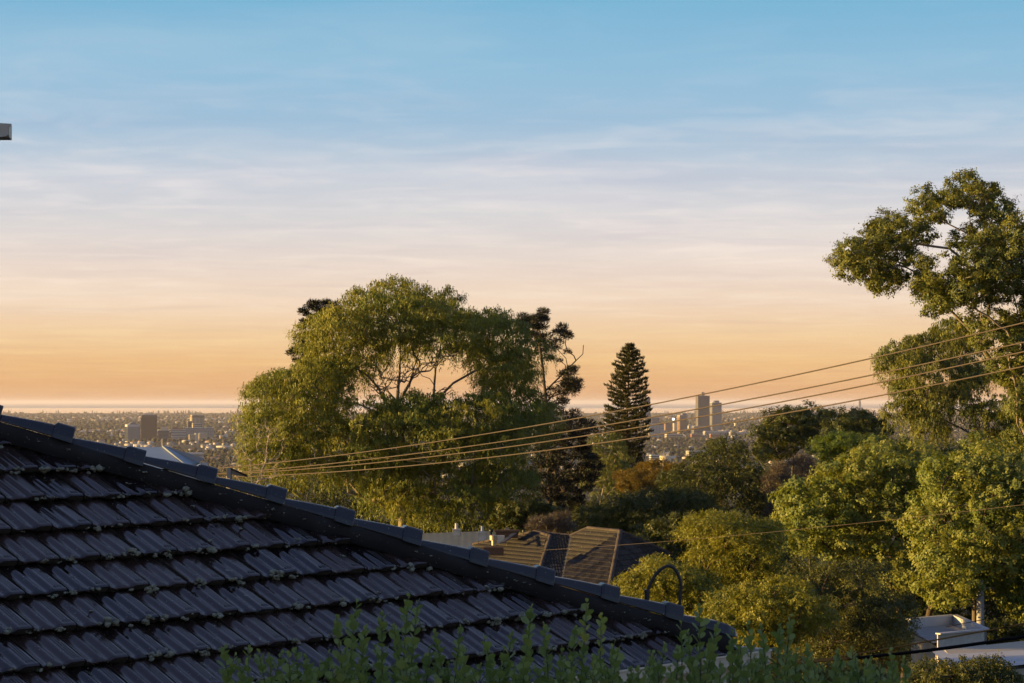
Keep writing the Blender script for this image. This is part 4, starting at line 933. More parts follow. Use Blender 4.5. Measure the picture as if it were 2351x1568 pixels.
# plane trees
tree('plane_tree', 'yellow green plane tree with a full rounded crown beside the bare thicket', [(1772,1212),(1780,1180),(1810,1130),(1850,1095),(1900,1070),(1960,1038),(2010,1018),(2060,1016),(2112,1018),(2145,1040),(2150,1110),(2130,1180),(2110,1260),(2110,1320),(2085,1360),(2055,1372),(1980,1310),(1900,1285),(1850,1275),(1800,1265)], 97, 3.8, 0.80, 130, 86000, (0.125, 0.11), 'broad', 'leaf_plane', 'bark_dark', [[(2075,1470),(2060,1380),(2020,1290),(1990,1200)], [(2060,1380),(2075,1280),(2080,1180),(2070,1100)], [(2020,1290),(1940,1220),(1880,1170)], [(2020,1290),(1900,1250),(1830,1210)]], 10, squash=0.85, shell=0.7)
tree('plane_tree', 'larger pale green plane tree hanging over the power pole', [(2088,1205),(2108,1130),(2140,1070),(2190,1038),(2240,1022),(2300,1028),(2351,1038),(2440,1070),(2490,1150),(2490,1350),(2430,1450),(2355,1450),(2330,1405),(2275,1385),(2215,1372),(2155,1425),(2110,1405),(2100,1330),(2104,1260)], 86, 4.0, 0.80, 160, 115000, (0.122, 0.108), 'broad', 'leaf_plane', 'bark_dark', [[(2120,1480),(2135,1400),(2180,1300),(2230,1200)], [(2135,1400),(2230,1310),(2320,1230),(2400,1180)], [(2180,1300),(2170,1200),(2180,1110)], [(2230,1310),(2300,1330),(2380,1340)]], 11, squash=0.85, shell=0.7)
# pepper trees
tree('pepper_tree', 'golden lit pepper tree with a dark forked trunk beside the brown roof', [(1578,1212),(1590,1180),(1620,1168),(1662,1183),(1720,1194),(1782,1188),(1795,1240),(1805,1290),(1828,1312),(1836,1365),(1780,1385),(1700,1375),(1640,1385),(1602,1335),(1592,1280)], 76, 2.8, 0.72, 52, 54000, (0.10, 0.042), 'frond', 'leaf_pepper', 'bark_dark', [[(1745,1500),(1722,1400),(1705,1335),(1690,1290),(1660,1230)], [(1705,1335),(1730,1280),(1745,1230)], [(1712,1350),(1660,1340),(1615,1335)]], 12, squash=0.62, sep=1.1)
tree('pepper_tree', 'low golden pepper tree seen through the black conduit loop', [(1418,1335),(1440,1315),(1488,1300),(1498,1268),(1540,1275),(1600,1300),(1642,1330),(1655,1390),(1610,1445),(1520,1410),(1450,1375)], 70, 2.2, 0.62, 34, 36000, (0.095, 0.04), 'frond', 'leaf_pepper', 'bark_dark', [[(1600,1560),(1590,1450),(1560,1390),(1520,1350)], [(1590,1450),(1600,1370),(1590,1330)]], 13, squash=0.62, sep=1.1)
tree('pepper_tree', 'bushy pepper tree with yellow tips right behind the end of the hip', [(1625,1415),(1660,1370),(1720,1342),(1790,1320),(1850,1330),(1885,1380),(1885,1450),(1845,1490),(1760,1490),(1690,1480),(1640,1450)], 62, 2.3, 0.62, 40, 44000, (0.095, 0.04), 'frond', 'leaf_pepper', 'bark_dark', [[(1765,1640),(1762,1500),(1755,1420)]], 14, squash=0.62, sep=1.1)
tree('pepper_tree', 'dull green drooping pepper tree in front of the plane trees', [(1806,1345),(1840,1290),(1900,1268),(1960,1272),(2022,1300),(2062,1350),(2082,1410),(2092,1470),(2082,1535),(1980,1570),(1880,1560),(1820,1490),(1798,1400)], 70, 3.0, 0.8, 60, 66000, (0.10, 0.038), 'frond', 'leaf_pepper_dark', 'bark_dark', [[(1945,1640),(1942,1520),(1935,1420),(1920,1340)], [(1942,1480),(1990,1400),(2010,1350)]], 15, squash=0.62, sep=1.1, twigs=50)
# dark trees behind the brown roof
tree('dense_tree', 'dense mid green tree rising right behind the brown tiled roof', [(1305,1205),(1330,1170),(1370,1150),(1420,1140),(1480,1128),(1530,1118),(1600,1128),(1650,1160),(1668,1225),(1600,1285),(1500,1260),(1400,1240),(1320,1235)], 138, 4.5, 1.05, 70, 52000, (0.17, 0.075), 'frond', 'leaf_dark', 'bark_dark', [[(1500,1360),(1500,1260),(1490,1190)]], 16, squash=0.7)
tree('dense_tree', 'tall dark green tree with a ragged top in front of the city', [(1480,1135),(1520,1090),(1575,1062),(1608,1012),(1650,995),(1702,998),(1742,1040),(1762,1090),(1785,1150),(1785,1235),(1700,1270),(1600,1255),(1520,1210)], 146, 5.0, 1.05, 76, 54000, (0.17, 0.075), 'frond', 'leaf_dark', 'bark_dark', [[(1660,1370),(1660,1240),(1655,1120),(1660,1040)]], 17, squash=0.7, twigs=40)
tree('rust_bush', 'rounded rusty gold bush of dense tufts before the cone pine', [(1402,1114),(1410,1085),(1440,1075),(1480,1062),(1540,1058),(1592,1066),(1610,1092),(1585,1115),(1500,1132),(1430,1136)], 158, 2.6, 0.52, 45, 26000, (0.13, 0.05), 'tuft', 'leaf_rust', 'bark_dark', [[(1500,1240),(1500,1120)]], 18, cat='shrub', squash=0.85)
tree('slender_gum', 'thin grey green gum between the hoop pine and the cone pine', [(1335,1010),(1368,992),(1420,998),(1452,1040),(1458,1100),(1424,1140),(1360,1150),(1326,1120)], 188, 3.4, 0.75, 45, 15000, (0.26, 0.06), 'weep', 'leaf_gum_blue', 'bark_pale', [[(1370,1240),(1380,1150),(1392,1090),(1400,1040)], [(1380,1150),(1420,1110),(1440,1080)]], 19)
tree('leafy_shrub', 'dark leafy shrub between the weeping gum and the brown roof', [(1125,1205),(1150,1160),(1200,1148),(1262,1162),(1305,1188),(1295,1228),(1140,1222)], 128, 2.4, 0.55, 60, 26000, (0.15, 0.08), 'broad', 'leaf_dark', 'bark_dark', [[(1215,1320),(1215,1200)]], 20, cat='shrub')
tree('dry_bush', 'dry reddish bush of thin stalks behind the low brown ridge', [(1205,1218),(1215,1190),(1260,1182),(1300,1176),(1320,1200),(1316,1222)], 122, 1.5, 0.40, 30, 7000, (0.35, 0.02), 'tuft', 'twig_grey', 'bark_dark', [[(1262,1320),(1262,1210)]], 21, cat='shrub', tip=0.012, twigs=60)
tree('dark_bush', 'dark feathery bush in front of the white roof', [(2075,1600),(2088,1532),(2130,1508),(2180,1528),(2232,1508),(2292,1518),(2342,1540),(2400,1600),(2400,1680),(2075,1680)], 52, 1.6, 0.36, 90, 40000, (0.09, 0.038), 'frond', 'leaf_pepper_dark', 'bark_dark', [[(2235,1760),(2235,1600)]], 22, cat='shrub', twigs=40)
tree('dark_bush', 'dark bush filling the hollow under the pepper trees behind the hedge', [(1690,1620),(1700,1500),(1760,1480),(1840,1490),(1900,1520),(1960,1530),(2060,1535),(2090,1580),(2090,1680),(1690,1680)], 56, 1.8, 0.38, 100, 40000, (0.09, 0.04), 'frond', 'leaf_pepper_dark', 'bark_dark', [[(1880,1760),(1880,1600)]], 23, cat='shrub')
tree('bare_tree', 'leafless grey tree with fine branches left of the weeping gum', [(470,1130),(490,1060),(520,1020),(560,1010),(610,960),(640,960),(660,1030),(650,1100),(600,1130)], 112, 1.6, 0.45, 60, 0, (0.2, 0.02), 'tuft', 'twig_grey', 'bark_pale', [[(585,1240),(580,1130),(575,1070)], [(580,1130),(610,1060),(618,990)], [(582,1150),(540,1090),(520,1050)]], 24, tip=0.009, twigs=260, seg=0.4)

def thicket(label, outline, d, depth, n, mat, seed, size=(0.16, 0.085), r=0.7, nc=80, cat='shrub', style='broad'):
    xs = [p[0] for p in outline]; ys = [p[1] for p in outline]; cxm = sum(xs)/len(xs)
    return tree('leafy_shrub', label, outline, d, depth, r, nc, n, size, style, mat, 'bark_dark', [[(cxm, max(ys)+60), (cxm, sum(ys)/len(ys))]], seed, cat=cat, group='shrubs of the hillside gardens')
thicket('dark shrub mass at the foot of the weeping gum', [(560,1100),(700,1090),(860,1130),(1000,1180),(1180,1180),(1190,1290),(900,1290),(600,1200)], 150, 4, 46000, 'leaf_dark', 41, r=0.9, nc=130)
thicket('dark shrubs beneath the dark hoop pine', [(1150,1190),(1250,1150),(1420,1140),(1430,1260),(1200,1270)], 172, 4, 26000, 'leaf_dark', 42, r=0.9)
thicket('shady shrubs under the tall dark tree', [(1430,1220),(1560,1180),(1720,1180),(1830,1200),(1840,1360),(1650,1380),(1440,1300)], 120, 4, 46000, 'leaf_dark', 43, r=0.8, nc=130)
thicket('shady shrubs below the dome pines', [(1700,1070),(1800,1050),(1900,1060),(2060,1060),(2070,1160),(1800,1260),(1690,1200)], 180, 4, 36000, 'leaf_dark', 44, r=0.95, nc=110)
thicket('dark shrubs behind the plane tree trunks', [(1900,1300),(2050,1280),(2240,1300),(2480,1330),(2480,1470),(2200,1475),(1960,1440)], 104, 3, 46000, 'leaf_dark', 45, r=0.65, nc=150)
thicket('green shrubs between the golden pepper trees', [(1480,1400),(1600,1360),(1740,1370),(1840,1400),(1850,1520),(1600,1520)], 80, 2.4, 40000, 'leaf_pepper_dark', 46, (0.11, 0.05), 0.5, 120, style='frond')
thicket('low green shrubs behind the flat roofed shed', [(1980,1420),(2080,1400),(2200,1420),(2360,1430),(2480,1440),(2480,1560),(2260,1540),(2000,1540)], 92, 2.0, 36000, 'leaf_dark', 47, (0.13, 0.07), 0.5, 120)
thicket('grey green shrubs on the slope below the shaded gum', [(2020,1020),(2200,1010),(2480,1010),(2480,1120),(2200,1120),(2030,1080)], 150, 3.5, 30000, 'leaf_gum_blue', 48, r=0.85, nc=100)
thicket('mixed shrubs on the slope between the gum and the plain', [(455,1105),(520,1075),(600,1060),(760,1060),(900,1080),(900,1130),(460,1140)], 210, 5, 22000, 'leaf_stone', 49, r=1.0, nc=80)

def hillside_trees():
    rng = np.random.default_rng(404); n = 620; d = 195*np.exp(rng.uniform(0, math.log(2700/195), n)); x = rng.uniform(-0.42, 0.42, n)*d
    R = rng.uniform(2.2, 4.2, n); C = np.stack([x, d, np.interp(d, TY, TZ)+R*1.1], 1)
    m = 190; dr = rand_dir(n*m, rng); dr[:, 2] = np.abs(dr[:, 2])*1.1-0.3; dr = nrm(dr); c = np.repeat(C, m, 0); r = np.repeat(R, m)[:, None]
    lump = 1+0.22*np.sin(dr[:, :1]*5+np.repeat(rng.uniform(0, 6, n), m)[:, None])+rng.normal(0, 0.08, (n*m, 1))
    pos = c+dr*r*lump; ax = nrm(np.cross(dr, rand_dir(n*m, rng))); V, F = quads(pos, ax, np.cross(dr+rng.normal(0, 0.3, (n*m, 3)), ax), rng.uniform(0.9, 1.6, n*m), rng.uniform(0.7, 1.2, n*m))
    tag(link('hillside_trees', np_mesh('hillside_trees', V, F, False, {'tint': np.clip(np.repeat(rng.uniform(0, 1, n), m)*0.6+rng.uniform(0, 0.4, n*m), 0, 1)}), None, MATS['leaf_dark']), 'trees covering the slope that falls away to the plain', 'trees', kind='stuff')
hillside_trees()

# the cone shaped cook pine
def cook_pine():
    d = 200.0; s = d/FD; rng = np.random.default_rng(77)
    ys = np.array([790, 800, 815, 840, 870, 900, 940, 975, 1005, 1020, 1050, 1090, 1140]); hw = np.array([4, 12, 24, 37, 44, 48, 54, 56, 60, 44, 42, 48, 40.0])
    base = np.array(pd(1441, 1140, d)); gz = ground_z(d); base[2] = gz; top = (HYD-789)*s
    root = empty('cook_pine', tuple(base)); tag(root, 'slender cone shaped pine with upturned whorled branches against the sunset', 'tree')
    N = [np.array([base[0], d, gz-0.3])]; par = [-1]; R = [0.55]; zs = np.arange(gz+1, top, 0.34); br_n = []
    P, A, ti = [], [], []
    prev = 0
    for z in zs:
        x = base[0]+0.25*math.sin(z*0.15); N.append(np.array([x, d, z])); par.append(prev); R.append(max(0.03, 0.5*(top-z)/(top-gz))); prev = len(N)-1
        yp = HYD-z/s; 
        if yp > 1140: continue
        w = np.interp(yp, ys, hw)*s; nb = 6 if w > 0.8 else 4; ph = rng.uniform(0, 6.28)
        for k in range(nb):
            a = ph+k*2*math.pi/nb+rng.normal(0, 0.2); L = w*rng.uniform(0.78, 1.12)
            if rng.random() < 0.06: L *= 0.55
            dv = np.array([math.cos(a), math.sin(a), 0]); q = prev; m = max(3, int(L/0.35)); side = np.array([-dv[1], dv[0], 0])
            for j in range(1, m+1):
                t = j/m; p = N[prev]+dv*L*t+np.array([0, 0, L*(-0.10*t+0.26*t*t)]); N.append(p); par.append(q); R.append(0.045*(1-0.7*t)); q = len(N)-1
                if t < 0.22: continue
                nn = 20 if t < 0.75 else 28
                for _ in range(nn):
                    o = side*rng.normal(0, 0.19)*(1.15-t*0.5)+dv*rng.uniform(-0.18, 0.2); P.append(p+o+np.array([0, 0, rng.uniform(-0.03, 0.16)])); A.append(dv*0.55*rng.uniform(0.4, 1.2)+np.array([0, 0, 0.8])+o*1.2+rng.normal(0, 0.2, 3)); ti.append(rng.random())
    N = np.array(N); V, F = tube_edges(N, np.array(par), np.array(R), 5); link('trunk', np_mesh('trunk', V-base, F, True), root, MATS['bark_dark'])
    P = np.array(P)-base; A = nrm(np.array(A)); S = nrm(np.cross(A, rand_dir(len(A), rng))); V, F = quads(P, A, S, rng.uniform(0.2, 0.4, len(P)), 0.085)
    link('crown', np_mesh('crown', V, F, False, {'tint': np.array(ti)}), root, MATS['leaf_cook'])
    print('cook', len(P))
cook_pine()
# ------------------------------------------------------------------ neighbouring houses
surf('tile_brown', (0.052, 0.045, 0.042), (0.026, 0.023, 0.022), 0.75, 6, 0.25, rand=0.45, coords='Object')
def speckle(mat, scale=14.0, lo=0.67, c=(0.28, 0.27, 0.26)):
    """pale lichen specks over an existing surface"""
    t = mat.node_tree; b = [n for n in t.nodes if n.type == 'BSDF_PRINCIPLED'][0]; src = b.inputs['Base Color'].links[0].from_socket
    g = t.nodes.new('ShaderNodeNewGeometry'); nz = t.nodes.new('ShaderNodeTexNoise'); nz.inputs['Scale'].default_value = scale; nz.inputs['Detail'].default_value = 4; t.links.new(g.outputs['Position'], nz.inputs['Vector'])
    mr = t.nodes.new('ShaderNodeMapRange'); mr.inputs[1].default_value = lo; mr.inputs[2].default_value = lo+0.05; t.links.new(nz.outputs[0], mr.inputs[0])
    mx = t.nodes.new('ShaderNodeMix'); mx.data_type = 'RGBA'; t.links.new(mr.outputs[0], mx.inputs[0]); t.links.new(src, mx.inputs[6]); mx.inputs[7].default_value = (*c, 1); t.links.new(mx.outputs[2], b.inputs['Base Color'])
speckle(MATS['tile_brown'])
surf('cap_brown', (0.085, 0.066, 0.055), (0.055, 0.046, 0.042), 0.8, 5, 0.2, rand=0.25)
surf('valley_metal', (0.055, 0.06, 0.075), None, 0.4, 3, 0.5)
surf('metal_sheet', (0.22, 0.25, 0.29), (0.17, 0.20, 0.24), 0.45, 2, 0.4)
surf('metal_white', (0.46, 0.46, 0.48), (0.40, 0.40, 0.42), 0.5, 1.5, 0.3)
surf('paint_white', (0.52, 0.49, 0.45), (0.40, 0.37, 0.33), 0.7, 4, 0.25)
surf('brick_chimney', (0.22, 0.085, 0.045), (0.13, 0.055, 0.035), 0.85, 9, 0.2, bump=0.3)
surf('brick_dull', (0.11, 0.065, 0.045), (0.075, 0.048, 0.036), 0.9, 7, 0.15, bump=0.3)
surf('steel_cowl', (0.45, 0.38, 0.30), (0.36, 0.30, 0.24), 0.35, 4, 0.5, metal=0.6)
surf('wood_pole', (0.15, 0.12, 0.095), (0.09, 0.07, 0.055), 0.85, 3, 0.2)
surf('wire_metal', (0.10, 0.078, 0.064), (0.075, 0.058, 0.048), 0.7, 3, 0.2)
surf('cable_black', (0.006, 0.006, 0.007), (0.009, 0.009, 0.010), 0.95, 5, 0.05)
surf('panel_black', (0.010, 0.010, 0.013), None, 0.35, 5, 0.4)

def zh(x, y, d): return ps(1250+x/4.702, 1430+y/4.702, d)
def ray_plane(x, y, p0, n):
    r = zh(x, y, 1.0); return r*(p0.dot(n)/r.dot(n))
def brown_house():
    root = empty('brown_tiled_house', tuple(Vector((zh(1700, 0, 112).x, 114, ground_z(114)))))
    tag(root, 'old brown tiled hip roof house with pale lichen specks among the trees', 'house')
    inv = Matrix.Translation(-root.location)
    def part(mb, name, mat, parent=root, smooth=False):
        mb.v = [tuple(inv @ Vector(p)) for p in mb.v]; return mb.build(name, MATS[mat], parent, smooth)
    def nof(a, b, c):
        n = (b-a).cross(c-a).normalized(); return n if n.z > 0 else -n
    R1, R2, H = zh(1795, 158, 117.0), zh(2215, 202, 114.5), zh(2052, 1030, 108.6)
    n1 = nof(R1, R2, H); Vt, Vb = ray_plane(1562, 262, R1, n1), ray_plane(1425, 930, R1, n1)
    Fb = zh(1120, 850, Vb.y+0.5); n3 = nof(Vt, Vb, Fb); W2 = ray_plane(1302, 265, Vt, n3)
    Lb = zh(470, 760, Fb.y+3.6); n4 = nof(W2, Fb, Lb); W1 = ray_plane(1110, 206, W2, n4); L2 = ray_plane(300, 372, W2, n4)
    E1 = zh(3310, 700, 117.5); n2 = nof(R2, H, E1); E2 = ray_plane(3310, 690, R2, n2); Eb = H+(E1-H)*1.0
    Eb = ray_plane(3100, 1040, R2, n2)
    faces = [([R1, R2, H, Vb, Vt], n1, H-Vb), ([Vt, Vb, Fb, W2], n3, Vb-Fb), ([W2, Fb, Lb, L2, W1], n4, Fb-Lb), ([R2, E2, Eb, H], n2, Eb-H), ([W1, Vt, W2], nof(W1, Vt, W2), Vt-W1)]
    m = MB()                                      # one shared tile: four rolls, tilted
    n = 13
    for j, y in enumerate((0.0, 0.37)):
        for i in range(n):
            x = 0.30*i/(n-1); m.v.append((x, y, 0.036+0.020*math.cos(i/(n-1)*2*math.pi*2)-0.09*y))
    for i in range(n): m.v.append((0.30*i/(n-1), 0.0, -0.012))
    for i in range(n-1): m.f.append((i, i+1, n+i+1, n+i)); m.f.append((2*n+i, 2*n+i+1, i+1, i))
    tm = bpy.data.meshes.new('tile'); tm.from_pydata(m.v, [], m.f); tm.update(); tm.materials.append(MATS['tile_brown'])
    rng = random.Random(3); placed = []
    for poly, nn, ev in faces:
        mb = MB(); mb.add([p-nn*0.02 for p in poly], [tuple(range(len(poly)))]); part(mb, 'roof_slope', 'tile_brown')
        ex = (ev-nn*ev.dot(nn)); ex.z = 0 if abs(nn.z) > 0.999 else ex.z
        hz = Vector((0, 0, 1)).cross(nn); ex = hz.normalized() if hz.length > 1e-4 else ex.normalized()
        if ex.x < 0: ex = -ex
        up = nn.cross(ex).normalized()
        if up.z < 0: up = -up
        o0 = poly[0]; P2 = [((p-o0).dot(ex), (p-o0).dot(up)) for p in poly]
        s0, s1 = min(p[0] for p in P2), max(p[0] for p in P2); t0, t1 = min(p[1] for p in P2), max(p[1] for p in P2)
        j = 0; t = t0
        while t < t1:
            s = s0-0.3+(0.15 if j % 2 else 0)
            cand = []
            while s < s1: cand.append((s, t)); s += 0.30
            ins = in_poly(np.array([(a+0.15, b+0.18) for a, b in cand]), P2) if cand else []
            for (a, b), k in zip(cand, ins):
                if k:
                    M = Matrix((ex, up, nn)).transposed().to_4x4(); M.translation = o0+ex*a+up*b+nn*(0.004+rng.uniform(0, 0.008)); placed.append(M @ Matrix.Rotation(rng.gauss(0, 0.012), 4, 'Z'))
            t += 0.345; j += 1
    placed = [M for M in placed if M.translation.y > 50]
    def px(M): p = M.translation; return CXD+p.x/p.y*FD, HYD-p.z/p.y*FD
    vis = [M for M in placed if 1090 < px(M)[0] < 1660 and px(M)[1] < 1348-(1365-px(M)[0])*0.295+8]
    hid = [M for M in placed if not any(M is q for q in vis)]
    vis.sort(key=lambda M: M.translation.y); one, rest = vis[:300], vis[300:]+hid
    for M in one: o = link('tile', tm, root); o.matrix_local = inv @ M
    tv = np.array(m.v); V, F = [], []
    for k, M in enumerate(rest):
        A = np.array(inv @ M); V.append(tv@A[:3, :3].T+A[:3, 3]); F.append(np.array(m.f)+k*len(tv))
    tag(link('tile_field', np_mesh('tile_field', np.concatenate(V), np.concatenate(F)), root, MATS['tile_brown']), kind='stuff')
    def caps(a, b, name='ridge_cap'):
        L = (b-a).length; k = max(1, int(L/0.38)); t = (b-a).normalized(); sd = t.cross(Vector((0, 0, 1))).normalized(); up = sd.cross(t)
        if up.z < 0: up = -up
        for i in range(k):
            p = a+(b-a)*(i/k); q = a+(b-a)*((i+1.08)/k); mb = MB()
            def ring(c, r): return [c+sd*(r*math.cos(w))+up*(r*0.8*math.sin(w)-0.02) for w in np.linspace(-0.3, math.pi+0.3, 7)]
            A, B = ring(p, 0.135), ring(q, 0.112); mb.v = [tuple(v) for v in A+B]; mb.f = [(j, j+1, 8+j, 7+j) for j in range(6)]+[tuple(range(7))]
            part(mb, name, 'cap_brown', smooth=False)
    caps(R1, R2); caps(R2, H, 'hip_cap'); caps(W1, Vt); caps(W2, Fb, 'hip_cap'); caps(Vt, R1, 'hip_cap'); caps(W1, L2, 'hip_cap'); caps(R2, E2, 'hip_cap'); caps(W1, W2, 'hip_cap')
    q1, q2 = zh(1240, 290, W2.y-0.1), zh(880, 448, W2.y-2.0)
    mb = MB(); t = (Vb-Vt); sd = t.cross(n1).normalized()*0.13; mb.add([Vt-sd+n1*0.035, Vt+sd+n3*0.035, Vb+sd+n3*0.035, Vb-sd+n1*0.035], [(0, 1, 2, 3)]); part(mb, 'valley_gutter', 'valley_metal')
    zb = ground_z(114); eave = min(H.z, Vb.z)
    mb = MB(); poly = [Vector((p.x, p.y, zb)) for p in (H+Vector((-0.3, 0.8, 0)), Eb+Vector((-0.6, 0.5, 0)), Vector((Eb.x-1, 124, 0)), Vector((W1.x-1.0, 124, 0)), Lb+Vector((0.5, 0.6, 0)), Fb+Vector((0.2, 0.8, 0)), Vb+Vector((0, 1.2, 0)))]
    mb.extrude(poly, (0, 0, eave-0.25-zb)); part(mb, 'wall', 'brick_dull')
    mb = MB(); B1, B2 = R1+Vector((0, 6, -2.6)), Vector((E2.x, 123, E2.z-1)); mb.add([R1, R2, E2, B2, B1, Vt, W1, W1+Vector((-0.5, 5, -2.4))], [(0, 1, 2, 3, 4), (5, 0, 4), (6, 5, 4, 7)]); part(mb, 'back_slope', 'tile_brown')
    # brick stack with parapet and round flue on the left wing
    mb = MB(); c = zh(735, 245, W1.y-0.3); mb.box(c, (295/4.702*c.y/5826, 0.6, 0.42)); mb.box(c+Vector((0, 0, 0.19)), (300/4.702*c.y/5826+0.1, 0.7, 0.10)); part(mb, 'chimney', 'brick_dull')
    c = zh(655, 310, W1.y-1.2); mb = MB(); mb.box(c, (0.42, 0.3, 0.42)); part(mb, 'parapet', 'paint_white')
    a, b = zh(800, 245, W1.y-0.75), zh(640, 370, W1.y-2.2); mb = MB(); mb.extrude([a, b, b+Vector((0.28, 0, 0.05)), a+Vector((0.28, 0, 0.03))], (0, 0, 0.06)); part(mb, 'flashing', 'valley_metal')
    c = zh(562, 440, Fb.y+1.2); mb = MB(); mb.box(c+Vector((0, 0, -0.1)), (260/4.702*c.y/5826, 0.8, 0.44)); part(mb, 'flue_base', 'brick_dull')
    mb = MB(); q = zh(562, 380, c.y); s = c.y/5826/4.702; mb.lathe([(28*s, -10*s), (28*s, 58*s), (52*s, 58*s), (53*s, 118*s), (46*s, 124*s), (20*s, 126*s)], 16, q); part(mb, 'flue_cowl', 'steel_cowl', smooth=False)
brown_house()

def chimney_pot_house():
    d = 124.0; s = d/5826/4.702
    root = empty('metal_roof_house', tuple(Vector((zh(200, 0, d).x, d+4, ground_z(d+4))))); tag(root, 'low house with a blue grey corrugated roof and pale chimneys', 'house'); inv = Matrix.Translation(-root.location)
    def part(mb, name, mat, smooth=False):
        mb.v = [tuple(inv @ Vector(p)) for p in mb.v]; return mb.build(name, MATS[mat], root, smooth)
    A, B = zh(-420, 236, d+3.2), zh(720, 196, d+3.2); C, D = zh(720, 420, d-1.5), zh(-420, 450, d-1.5)
    k = 150; mb = MB()
    for i in range(k+1):
        t = i/k; w = 0.012*math.cos(i*math.pi); mb.v.append(tuple(A+(B-A)*t+Vector((0, 0, w)))); mb.v.append(tuple(D+(C-D)*t+Vector((0, 0, w))))
    mb.f = [(2*i, 2*i+2, 2*i+3, 2*i+1) for i in range(k)]; part(mb, 'roof_sheet', 'metal_sheet')
    mb = MB(); mb.extrude([A, B, B+Vector((0, 5, -2.2)), A+Vector((0, 5, -2.2))], (0, 0, -0.08)); part(mb, 'back_slope', 'metal_sheet')
    zb = ground_z(d); mb = MB(); mb.extrude([Vector((p.x, p.y, zb)) for p in (D+Vector((0.4, 0.5, 0)), C+Vector((-0.4, 0.5, 0)), B+Vector((-0.4, 4.4, 0)), A+Vector((0.4, 4.4, 0)))], (0, 0, C.z-0.15-zb)); part(mb, 'wall', 'paint_white')
    for (x, yb, w, h, ph) in ((78, 255, 108, 80, 72), (412, 330, 106, 122, 70)):
        c = zh(x, yb, d); mb = MB(); mb.box(c+Vector((0, 0, h*s/2)), (w*s*0.92, 0.5, h*s)); mb.box(c+Vector((0, 0, h*s*0.90)), (w*s*1.04, 0.6, h*s*0.16)); part(mb, 'chimney', 'paint_white')
        mb = MB(); mb.lathe([(24*s, 0), (20*s, ph*s*0.9), (23*s, ph*s)], 10, c+Vector((0, 0, h*s))); part(mb, 'chimney_pot', 'paint_white')
    mb = MB(); mb.lathe([(20*s, 0), (18*s, 55*s), (22*s, 60*s)], 4, zh(942, 245, d+2)); part(mb, 'chimney_pot', 'paint_white')
    mb = MB(); mb.lathe([(12*s, -30*s), (12*s, 5*s), (26*s, 5*s), (30*s, 24*s), (22*s, 44*s), (8*s, 52*s)], 12, zh(532, 222, d+1)); part(mb, 'roof_vent', 'panel_black', True)
    c = zh(738, 205, d+2); mb = MB(); mb.tube([c+Vector((0, 0, -0.5)), c+Vector((0, 0, 25*s))], 9*s, 8); mb.box(c+Vector((0, 0, 36*s)), (58*s, 26*s, 24*s)); part(mb, 'vent_pipe', 'steel_cowl')
chimney_pot_house()

def shed_roof():                                   # pale blue sheet roof past the hip
    d = 34.0; a, b, c = ps(405, 1240, d+1.0), ps(450, 1240, d+1.0), ps(520, 1300, d-1.0)
    root = empty('sheet_metal_house', (b.x-1.5, d+1, ground_z(d))); tag(root, 'pale blue corrugated metal roof sloping down behind the dark tiled hip', 'house'); inv = Matrix.Translation(-root.location)
    A = Vector((-9.5, d+1.0, b.z)); n = 40; mb = MB()
    D = ps(566, 1292, d+4.0); D.z = c.z
    # right hip end: ridge end b, eave c..D ; front slope A,b,c
    mb.add([b, c, D], [(0, 1, 2)]); E = Vector((-9.5, c.y-1.2, c.z)); 
    mb.add([A, b, c, E], [(0, 1, 2, 3)]); mb.add([A, b, D, Vector((-9.5, d+5, c.z))], [(0, 1, 2, 3)]); mb.v = [tuple(inv @ Vector(p)) for p in mb.v]; mb.build('roof', MATS['metal_sheet'], root)
    for i in range(1, 24):
        t = i/24; p = b+(c-b)*0 ; e = c+(D-c)*t; q = b+(e-b)*0.02; m2 = MB(); m2.tube([inv @ (q+Vector((0, 0, 0.02))), inv @ (e+Vector((0, 0, 0.02)))], 0.018, 4); m2.build('roof_rib', MATS['metal_sheet'], root)
    mb = MB(); zb = ground_z(d); mb.extrude([inv @ Vector((x, y, zb)) for x, y in ((-9, d-1.2), (c.x-0.4, d-0.5), (c.x-0.4, d+4), (-9, d+4))], (0, 0, c.z-0.05-zb)); mb.build('wall', MATS['paint_white'], root)
    # dark flat panel standing proud of the roofs
    dd = 27.0; P = lambda x, y, q=0: ps(300+x/5.8775, 1100+y/5.8775, dd+q)
    r2 = empty('roof_panel', tuple(Vector((P(2000, 0).x, dd, ground_z(dd))))); tag(r2, 'thin black tilted panel on a pale bracket just past the hip', 'panel'); inv2 = Matrix.Translation(-r2.location)
    mb = MB(); mb.extrude([inv2 @ p for p in (P(1975, 1160), P(2010, 1165), P(2270, 1278), P(2215, 1272, 0.4), P(2000, 1232, 0.5))], (0, 0.05, -0.03)); mb.build('panel', MATS['panel_black'], r2)
    mb = MB(); mb.extrude([inv2 @ p for p in (P(1935, 1165), P(1998, 1165), P(1998, 1330), P(1935, 1330))], (0, 0.05, 0)); mb.build('bracket', MATS['concrete_grey'], r2)
    mb = MB(); p = inv2 @ P(1960, 1300); mb.tube([(p.x, 0.1, 0), (p.x, 0.1, p.z)], 0.04, 6); mb.build('post', MATS['concrete_grey'], r2)
shed_roof()

